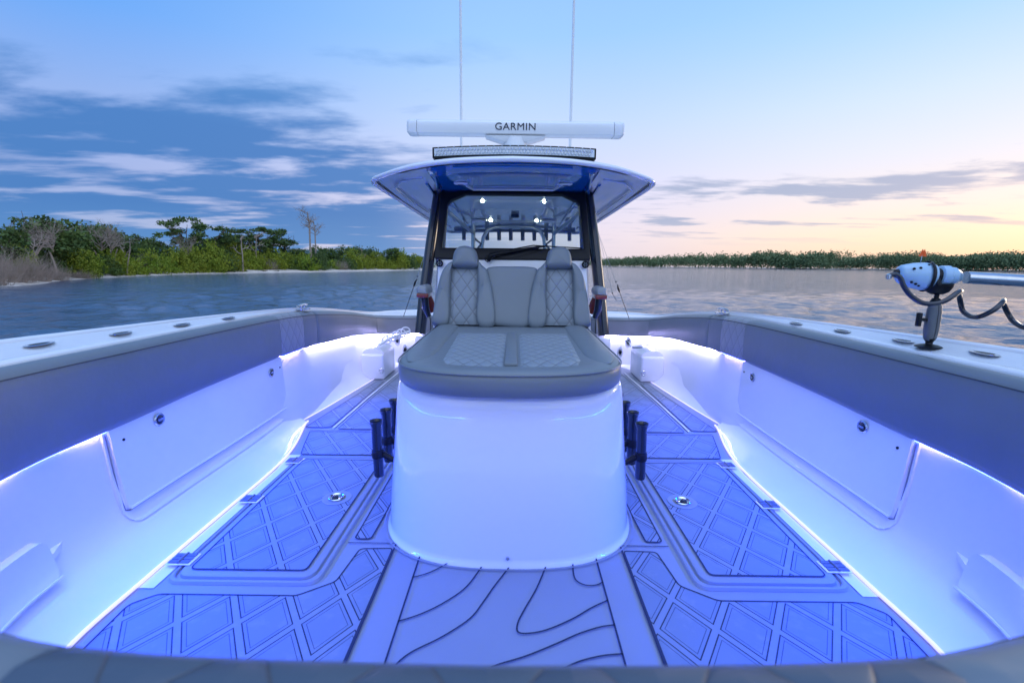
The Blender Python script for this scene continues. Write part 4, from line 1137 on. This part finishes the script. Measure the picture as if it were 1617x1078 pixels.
def mo(name, me, mat, parent=None):
    m2 = me
    key = mat
    if not me.materials: me.materials.append(M[mat])
    elif me.materials[0] != M[mat]:
        k2 = me.name+'_'+mat
        m2 = bpy.data.meshes.get(k2)
        if not m2: m2 = me.copy(); m2.name = k2; m2.materials.clear(); m2.materials.append(M[mat])
    o = bpy.data.objects.new(name, m2); COL.objects.link(o)
    if parent: o.parent = parent
    return o
random.seed(21)
def hor(u): return 412+.0093*u if False else 412.6+(u/1617)*13
def shore_at(u):       # distance of the left shoreline along the bearing u
    return interp([(-60,31),(0,38.6),(100,53),(200,69),(300,88),(400,104),(520,126),(640,166),(700,230)], u)
def place(u, extra): 
    y = shore_at(u)+extra; x = (u-812)/719*y
    return x, y
def vz(u, v, y): return 1-(v-hor(u))/719*y
def ground(extra): return WZ+interp([(0,0),(2.5,.3),(8,.75),(14,1.0),(40,1.4)], extra)
def tree(u, vtop, extra, kind, lab, w=1.0, frac=.62, leaf='leaf_dark', group='trees behind the left shore', bare=False):
    x, y = place(u, extra); z0 = ground(extra); H = vz(u, vtop, y)-z0
    t = empty(kind[0], (x, y, z0), (0, 0, random.uniform(0, 6.28))); tag(t, lab, kind[2], group)
    tr = mo('trunk', random.choice(BR[kind[1]]), 'dead' if bare else 'bark', t); tr.scale = (H*.8, H*.8, H*.80) if not bare else (H, H, H)
    if kind[3]:
        c = mo('crown', random.choice(CR[kind[3]]), leaf, t); r = H*.46*w
        zs = H*frac*.62; c.scale = (r, r, zs); c.location = (0, 0, H-zs*.72); c.rotation_euler = (0, 0, random.uniform(0, 6.28))
    return t
OAK = ('oak_tree','trunk','tree','oak'); PINE = ('pine_tree','trunk','tree','pine'); DEAD = ('dead_tree','dead','dead tree',None); SNAG = ('dead_tree','snag','dead tree',None); TALL = ('dead_pine','tallpine','dead tree',None)
G = 'trees behind the left shore'
TREES = [
 (4,346,5,OAK,'dark green tree crown cut by the left edge of the photo, behind the dry brush'),
 (48,352,9,PINE,'small dark tree just left of the broad tallest crown on the left'),
 (82,332,7,OAK,'broad dark crown, tallest near the left edge, above pale bare branches'),
 (110,352,9,OAK,'dark rounded crown on the right shoulder of the tall broad tree near the left edge'),
 (150,362,12,OAK,'low dark tree between the broad left tree and the grey bare crown'),
 (166,346,10,OAK,'dark crown behind the wide grey bare tree'),
 (192,360,12,OAK,'dark green tree right of the wide grey bare tree'),
 (225,365,14,OAK,'dark low crown behind the pale leaning dead trunk on the left'),
 (252,374,16,OAK,'low dark crown left of the umbrella shaped pine'),
 (298,338,10,PINE,'umbrella shaped pine with layered open crown, standing highest on the mid left shore'),
 (322,368,18,OAK,'low dark tree at the right foot of the umbrella shaped pine'),
 (347,349,10,PINE,'dense dark pine just right of the umbrella shaped pine'),
 (368,366,14,OAK,'dark tree right of the dense dark pine'),
 (392,357,12,PINE,'green pine behind the forked white dead trunk'),
 (415,354,12,PINE,'tall green pine right of the forked white dead trunk'),
 (432,372,16,PINE,'narrow pine between the tall green pine and the small round pine'),
 (452,357,14,PINE,'small round topped pine standing apart left of the two bare poles'),
 (474,388,16,OAK,'low dark tree just left of the two bare pole trees'),
 (520,388,18,OAK,'low dark crown right of the two bare pole trees'),
 (538,390,18,PINE,'low green tree above the yellow green bushes'),
 (560,386,18,OAK,'rounded dark tree third from the console on the far left shore'),
 (580,389,22,OAK,'dark tree above the thin bare trunk on the far shore'),
 (600,396,12,PINE,'ragged tree left of the broad far crown near the console'),
 (622,387,12,OAK,'broad tree standing highest just left of the console'),
 (645,400,14,OAK,'low tree close beside the left console post'),
 (662,402,14,OAK,'last low tree before the left console post')]
for u, v, e, k, lab in TREES:
    tree(u, v, e, k, lab, w=random.uniform(.85,1.15)*(1.5 if k is OAK and u < 130 else 1.15), frac=.95 if k is OAK else .72, leaf='leaf_dark', group=G)
for u, v, e, k, lab in ((92,356,3,DEAD,'pale bare branching tree in front of the broad dark crown near the left edge'),
 (62,362,4,DEAD,'thin bare grey tree left of the pale bare branching tree'),(168,357,4,DEAD,'wide grey bare tree with dense fine twigs on the left shore'),
 (182,366,4,DEAD,'bare grey tree overlapping the wide twiggy one on its right'),(203,379,1,SNAG,'pale dead trunk with curved side branches sweeping right'),
 (386,372,0,SNAG,'forked white dead trunk standing at the edge of the sand'),(408,368,7,SNAG,'straight white dead trunk in front of the tall green pine'),
 (495,336,6,TALL,'taller of the two bare pole pines, with a tuft of bare branches on top'),(503,350,6,TALL,'shorter of the two bare pole pines, right beside the taller one'),
 (575,392,8,SNAG,'thin bare trunk in the far bushes left of the console'),(300,378,3,DEAD,'small bare tree below the umbrella shaped pine')):
    tree(u, v, e, k, lab, group='dead trees on the left shore', bare=True)
# shrubs along the shore, each its own object
SH = []
u = -40
rowcfg = [(1.5, 1.0, 405, 26, 'leaf_bright'), (5.5, 1.0, 396, 34, 'leaf_dark')]
tint = ['bright yellow green','fresh green','olive green','dull green']
nth = 0
def shrub(u, vtop, e, wpx, mat, kind='shrub', lab=''):
    e = e+1.2+(1.8 if u > 380 else .6 if u > 130 else 0); x, y = place(u, e); z0 = ground(e)-.15; H = max(.6, vz(u, vtop, y)-z0); W_ = wpx/719*y/2
    if kind == 'brush': o = mo('dry_brush', random.choice(BR['brush']), 'dead')
    else: o = mo('shrub', random.choice(CR['shrub']), mat)
    o.location = (x, y, z0); o.scale = (W_, W_, H*.95); o.rotation_euler = (0, 0, random.uniform(0, 6.28))
    tag(o, lab, 'brush' if kind == 'brush' else 'shrub', 'dry brush on the left shore' if kind == 'brush' else 'bushes along the left shore'); return o
front = [(118,400,3,60),(140,404,2,50),(165,408,2,48),(188,404,2,50),(215,408,1.5,46),(240,402,2,50),(262,404,1.5,44),(285,398,2,52),(310,396,2,56),(335,392,2,60),(358,398,1.5,48),(372,404,1,36),
 (398,398,4,40),(415,402,4,40),(436,404,4,42),(452,406,5,40),(470,408,3,40),(485,403,2,46),(505,402,3,40),(528,410,6,34),(548,412,4,34),(560,404,5,38),(578,408,5,32),(594,408,7,34),(612,410,6,32),(630,404,6,34),(648,408,5,30),(664,406,5,30)]
names = {}
for k, (u, v, e, w) in enumerate(front):
    left = 'right of the dry brush' if u < 150 else 'below the wide grey bare tree' if u < 200 else 'behind the narrow sand strip' if u < 275 else 'below the umbrella shaped pine' if u < 345 else 'beside the forked white dead trunk' if u < 402 else 'behind the wider sand beach' if u < 470 else 'below the two bare pole pines' if u < 520 else 'on the far beach left of the console' if u < 600 else 'near the left console post'
    names.setdefault(left, []).append(1); j = len(names[left])
    o_ = {1:'leftmost',2:'second from left',3:'third from left',4:'fourth from left',5:'fifth from left'}[j]
    shrub(u, v-6+random.uniform(-9,6), e, w*1.1, 'leaf_bright' if random.random() < .75 else 'leaf_dark', lab=f'bright green bush, {o_} of those {left}')
back = [(-10,388,7,60),(20,384,7,60),(45,388,8,55),(75,384,6,60),(105,378,6,60),(130,380,6,56),(152,386,7,50),(180,388,8,50),(210,390,8,48),(235,388,8,48),(262,390,8,50),(290,388,9,50),(318,388,9,50),(345,386,9,50),(372,386,9,46),(396,390,11,44),(424,392,11,44),(448,396,12,40),(474,398,12,40),(500,396,12,38),(524,400,14,36),(545,398,14,36),(568,402,14,34),(590,402,14,34),(610,404,14,32),(634,404,14,30),(655,406,12,30),(675,408,12,30)]
names = {}
for k, (u, v, e, w) in enumerate(back):
    left = 'behind the dry brush' if u < 100 else 'under the grey bare trees' if u < 200 else 'left of the umbrella shaped pine' if u < 285 else 'under the dense dark pines' if u < 400 else 'under the green pines by the beach' if u < 480 else 'behind the two bare pole pines' if u < 560 else 'far left of the console'
    names.setdefault(left, []).append(1); j = len(names[left])
    o_ = {1:'leftmost',2:'second from left',3:'third from left',4:'fourth from left',5:'fifth from left',6:'sixth from left',7:'seventh from left'}[j]
    shrub(u, v-8+random.uniform(-8,6), e, w*1.15, 'leaf_dark' if random.random() < .7 else 'leaf_bright', lab=f'darker bush, {o_} of those {left}')
for u, v, e, w, lab in ((-20,372,1,80,'tall grey dry brush thicket cut by the left edge of the photo'),(22,378,1,80,'large grey dry brush thicket at the left edge above the waterline'),(58,396,.5,66,'grey dry brush sloping down to the water, second from the left edge'),(92,416,0,50,'low grey dead brush hanging over the waterline'),(130,424,0,40,'low tangle of dead branches at the start of the sand'),
   (540,408,3,30,'low grey brush on the beach right of the bare pole pines'),(430,406,2,24,'small bare brush behind the beach'),(232,396,3,40,'dry twiggy brush between green bushes left of the umbrella shaped pine')):
    shrub(u, v, e, w, None, 'brush', lab)
# driftwood on the beach
for u, e, lab in ((437,1.2,'dark driftwood log lying on the sand beach'),(418,1.6,'short driftwood stump left on the sand beach')):
    x, y = place(u, e); o = MB().tube([(-.8,0,.12),(-.2,.05,.2),(.5,-.1,.16),(1.0,.1,.35)], [.10,.14,.11,.05], 8).tube([(.1,0,.2),(.3,.1,.6)], [.06,.02], 6).build('driftwood', M['bark'])
    o.location = (x, y, ground(e)); tag(o, lab, 'driftwood')
# far right mangrove wood : one mass
random.seed(5)
mb = MB()
for i in range(2300):
    t = random.random(); t = t**1.0; k = t*(len(RSC)-2); a = int(k); p = Vector(RSC[a]).lerp(Vector(RSC[a+1]), k-a)
    if p.y < 60: continue
    tt = (Vector(RSC[a+1])-Vector(RSC[a])).normalized(); n = Vector((tt.y, -tt.x))
    back_ = random.random()**1.5*60; q = p+n*(back_+2); hh = 1.5*(11+5*noise.noise(Vector((q.x*.02, q.y*.02, 1)))+back_*.06)*(1 if q.y < 600 else 1.25)
    r = random.uniform(2.5, 6.5); hh *= random.uniform(.8,1.1); nq = int(40 if p.y > 700 else 75)
    for _ in range(nq):
        d = rnd_unit(); d.z = abs(d.z); c = Vector((q.x+d.x*r, q.y+d.y*r, WZ+hh*random.random()**.4*(.6+.4*d.z)))
        s_ = random.uniform(.5, 1.1)*(1.7 if p.y > 600 else 1); aa = rnd_unit(); bb = aa.cross(rnd_unit()).normalized()
        mb.add([c+aa*s_, c+bb*s_*.6, c-aa*s_, c-bb*s_*.6], [(0,1,2,3)])
me = bpy.data.meshes.new('mangrove_wood'); me.from_pydata(mb.v, [], mb.f); me.materials.append(M['leaf_far'])
o = bpy.data.objects.new('mangrove_wood', me); COL.objects.link(o); tag(o, 'low dark green mangrove wood along the far right shore', 'wood', kind='stuff')
# round topped tree on the horizon at right
def far_tree(u, y, h, r, lab):
    x = (u-812)/719*y; t = empty('round_tree', (x, y, WZ+1)); tag(t, lab, 'tree', 'taller trees in the far right wood')
    tr = mo('trunk', BR['trunk'][0], 'bark', t); tr.scale = (h, h, h)
    c = mo('crown', CR['oak'][1], 'leaf_far', t); c.scale = (r*1.2, r*1.2, r*1.1); c.location = (0, 0, h-r*.8)
far_tree(1262, 640, 18, 8, 'round topped tree, leftmost rising above the far right wood')
far_tree(1285, 660, 15, 8, 'lower broad tree just right of the round topped one on the far right shore')
far_tree(1490, 500, 16, 7, 'tree rising above the wood behind the trolling motor')

# ------------------------------------------------------------------ sky
w = bpy.data.worlds.new('World'); S.world = w; w.use_nodes = True; nt = w.node_tree; nt.nodes.clear()
out = N(nt, 'ShaderNodeOutputWorld'); bg = N(nt, 'ShaderNodeBackground'); nt.links.new(bg.outputs[0], out.inputs[0])
tc = N(nt, 'ShaderNodeTexCoord'); sp = N(nt, 'ShaderNodeSeparateXYZ'); nt.links.new(tc.outputs['Generated'], sp.inputs[0])
X, Y, Z = sp.outputs
def ramp(fac, stops):
    r = N(nt, 'ShaderNodeValToRGB'); e = r.color_ramp.elements
    while len(e) > 1: e.remove(e[-1])
    def lin(c): return tuple(((v/255)/12.92 if v/255 <= .04045 else ((v/255+.055)/1.055)**2.4) for v in c)+(1,)
    e[0].position = stops[0][0]; e[0].color = lin(stops[0][1])
    for p, c in stops[1:]:
        q = e.new(p); q.color = lin(c)
    nt.links.new(fac, r.inputs[0]); return r.outputs[0]
el = math_(nt, 'MULTIPLY', math_(nt, 'ARCSINE', Z), 2/pi)     # 0..1 over 0..90 deg
left = ramp(el, [(0,(150,172,212)),(.035,(150,170,212)),(.09,(152,170,218)),(.16,(140,170,226)),(.24,(100,160,236)),(.34,(84,148,232)),(.55,(92,140,220)),(1,(205,222,246))])
mid = ramp(el, [(0,(214,206,220)),(.04,(222,212,228)),(.10,(212,212,240)),(.18,(186,208,246)),(.27,(152,196,246)),(.36,(138,184,242)),(.55,(98,146,224)),(1,(205,222,246))])
right = ramp(el, [(0,(224,202,200)),(.015,(248,214,182)),(.035,(252,226,198)),(.065,(242,226,220)),(.12,(222,226,242)),(.17,(204,222,246)),(.24,(168,208,248)),(.33,(132,188,246)),(.55,(98,146,224)),(1,(205,222,246))])
hl = math_(nt, 'SQRT', math_(nt, 'ADD', math_(nt, 'MULTIPLY', X, X), math_(nt, 'MULTIPLY', Y, Y)))
az = math_(nt, 'DIVIDE', math_(nt, 'ADD', math_(nt, 'MULTIPLY', X, .85), math_(nt, 'MULTIPLY', Y, .53)), hl)   # 1 toward the afterglow (58 deg right)
def maprange(v, a, b, smooth=True):
    m = N(nt, 'ShaderNodeMapRange'); m.interpolation_type = 'SMOOTHSTEP' if smooth else 'LINEAR'
    m.inputs[1].default_value = a; m.inputs[2].default_value = b; nt.links.new(v, m.inputs[0]); return m.outputs[0]
c = mixc(nt, maprange(az, -.25, .55), left, mid); c = mixc(nt, maprange(az, .64, 1.04), c, right)
c = mixc(nt, math_(nt, 'MULTIPLY', maprange(Y, -.15, -.7), .85), c, (.55,.63,.78))
# clouds on a flat layer, stretched sideways
cz = math_(nt, 'ADD', math_(nt, 'MAXIMUM', Z, 0.), .06)
cv = N(nt, 'ShaderNodeCombineXYZ'); nt.links.new(math_(nt, 'DIVIDE', X, cz), cv.inputs[0]); nt.links.new(math_(nt, 'DIVIDE', Y, cz), cv.inputs[1])
mp = N(nt, 'ShaderNodeMapping'); mp.inputs['Scale'].default_value = (.55, 1.0, 1); mp.inputs['Rotation'].default_value = (0,0,.15); mp.inputs['Location'].default_value = (3.3,1.7,0); nt.links.new(cv.outputs[0], mp.inputs[0])
n1 = N(nt, 'ShaderNodeTexNoise'); n1.inputs['Scale'].default_value = .75; n1.inputs['Detail'].default_value = 9; n1.inputs['Roughness'].default_value = .58; n1.inputs['Distortion'].default_value = .35; nt.links.new(mp.outputs[0], n1.inputs[0])
n2 = N(nt, 'ShaderNodeTexNoise'); n2.inputs['Scale'].default_value = 2.2; n2.inputs['Detail'].default_value = 6; nt.links.new(mp.outputs[0], n2.inputs[0])
# left bank: dense low down, breaking up above
bias = ramp(math_(nt, 'MULTIPLY', el, 4.), [(0,(156,156,156)),(.30,(146,146,146)),(.48,(134,134,134)),(.58,(112,112,112)),(.68,(78,78,78)),(.8,(40,40,40))])
lm = maprange(az, .66, .25)
val = math_(nt, 'ADD', math_(nt, 'MULTIPLY_ADD', n2.outputs[0], .40, math_(nt, 'MULTIPLY', n1.outputs[0], .85)), math_(nt, 'MULTIPLY', bias, .7))
dl = math_(nt, 'MULTIPLY', maprange(val, .69, .83), lm)
rm = math_(nt, 'MULTIPLY', maprange(az, .25, .6), math_(nt, 'MULTIPLY', maprange(el, .02, .06), maprange(el, .20, .12)))
dr = math_(nt, 'MULTIPLY', maprange(math_(nt, 'MULTIPLY_ADD', n2.outputs[0], .25, math_(nt, 'MULTIPLY', n1.outputs[0], .8)),     .545, .625), rm)
cl = ramp(math_(nt, 'MULTIPLY', el, 4.), [(0,(74,136,196)),(.25,(44,112,182)),(.6,(54,114,184)),(1,(92,146,210))])
c = mixc(nt, math_(nt, 'MULTIPLY', dl, .9), c, cl)
c = mixc(nt, math_(nt, 'MULTIPLY', dr, .85), c, (.30,.37,.56))
st = N(nt, 'ShaderNodeTexSky'); st.sky_type = 'NISHITA'; st.sun_disc = False; st.sun_elevation = radians(2); st.sun_rotation = radians(58)
ad = N(nt, 'ShaderNodeMix'); ad.data_type = 'RGBA'; ad.blend_type = 'ADD'; ad.inputs[0].default_value = .015
nt.links.new(c, ad.inputs[6]); nt.links.new(st.outputs[0], ad.inputs[7]); nt.links.new(ad.outputs[2], bg.inputs[0])
# the high sky overhead, and the open sky behind the boat, are brighter than the band over the shores
gain = math_(nt, 'ADD', math_(nt, 'MULTIPLY_ADD', maprange(el, .5, .85), 1.9, 1.), math_(nt, 'MULTIPLY', maprange(Y, -.2, -.8), .9))
nt.links.new(gain, bg.inputs[1])

sl = bpy.data.lights.new('sun', 'SUN'); sl.energy = .5; sl.angle = radians(12); sl.color = (1, .82, .62)
so = bpy.data.objects.new('sun', sl); COL.objects.link(so)
sd = Vector((sin(radians(58)), cos(radians(58)), .10)).normalized(); so.rotation_euler = sd.to_track_quat('Z', 'Y').to_euler()

# ------------------------------------------------------------------ camera
cd = bpy.data.cameras.new('camera'); cd.sensor_width = 36; cd.lens = 719/1617*36; cd.clip_start = .02; cd.clip_end = 8000
co = bpy.data.objects.new('camera', cd); COL.objects.link(co)
p_, y_, r_ = radians(9.475), radians(.28), radians(.5)
f = Vector((-sin(y_)*cos(p_), cos(y_)*cos(p_), -sin(p_))); rt = Vector((cos(y_), sin(y_), 0)); up = rt.cross(f)
Rv = rt*cos(r_)+up*sin(r_); Uv = -rt*sin(r_)+up*cos(r_)
co.matrix_world = Matrix(((Rv.x,Uv.x,-f.x,.015),(Rv.y,Uv.y,-f.y,0),(Rv.z,Uv.z,-f.z,1.0),(0,0,0,1)))
cd.dof.use_dof = True; cd.dof.focus_distance = 2.6; cd.dof.aperture_fstop = 4.0
S.camera = co
S.view_settings.view_transform = 'Standard'; S.view_settings.look = 'None'; S.view_settings.exposure = .18; S.view_settings.gamma = 1
S.render.engine = 'CYCLES'
S.cycles.use_denoising = True; S.cycles.max_bounces = 6; S.cycles.diffuse_bounces = 3; S.cycles.glossy_bounces = 4; S.cycles.transparent_max_bounces = 8
S.cycles.sample_clamp_indirect = 6
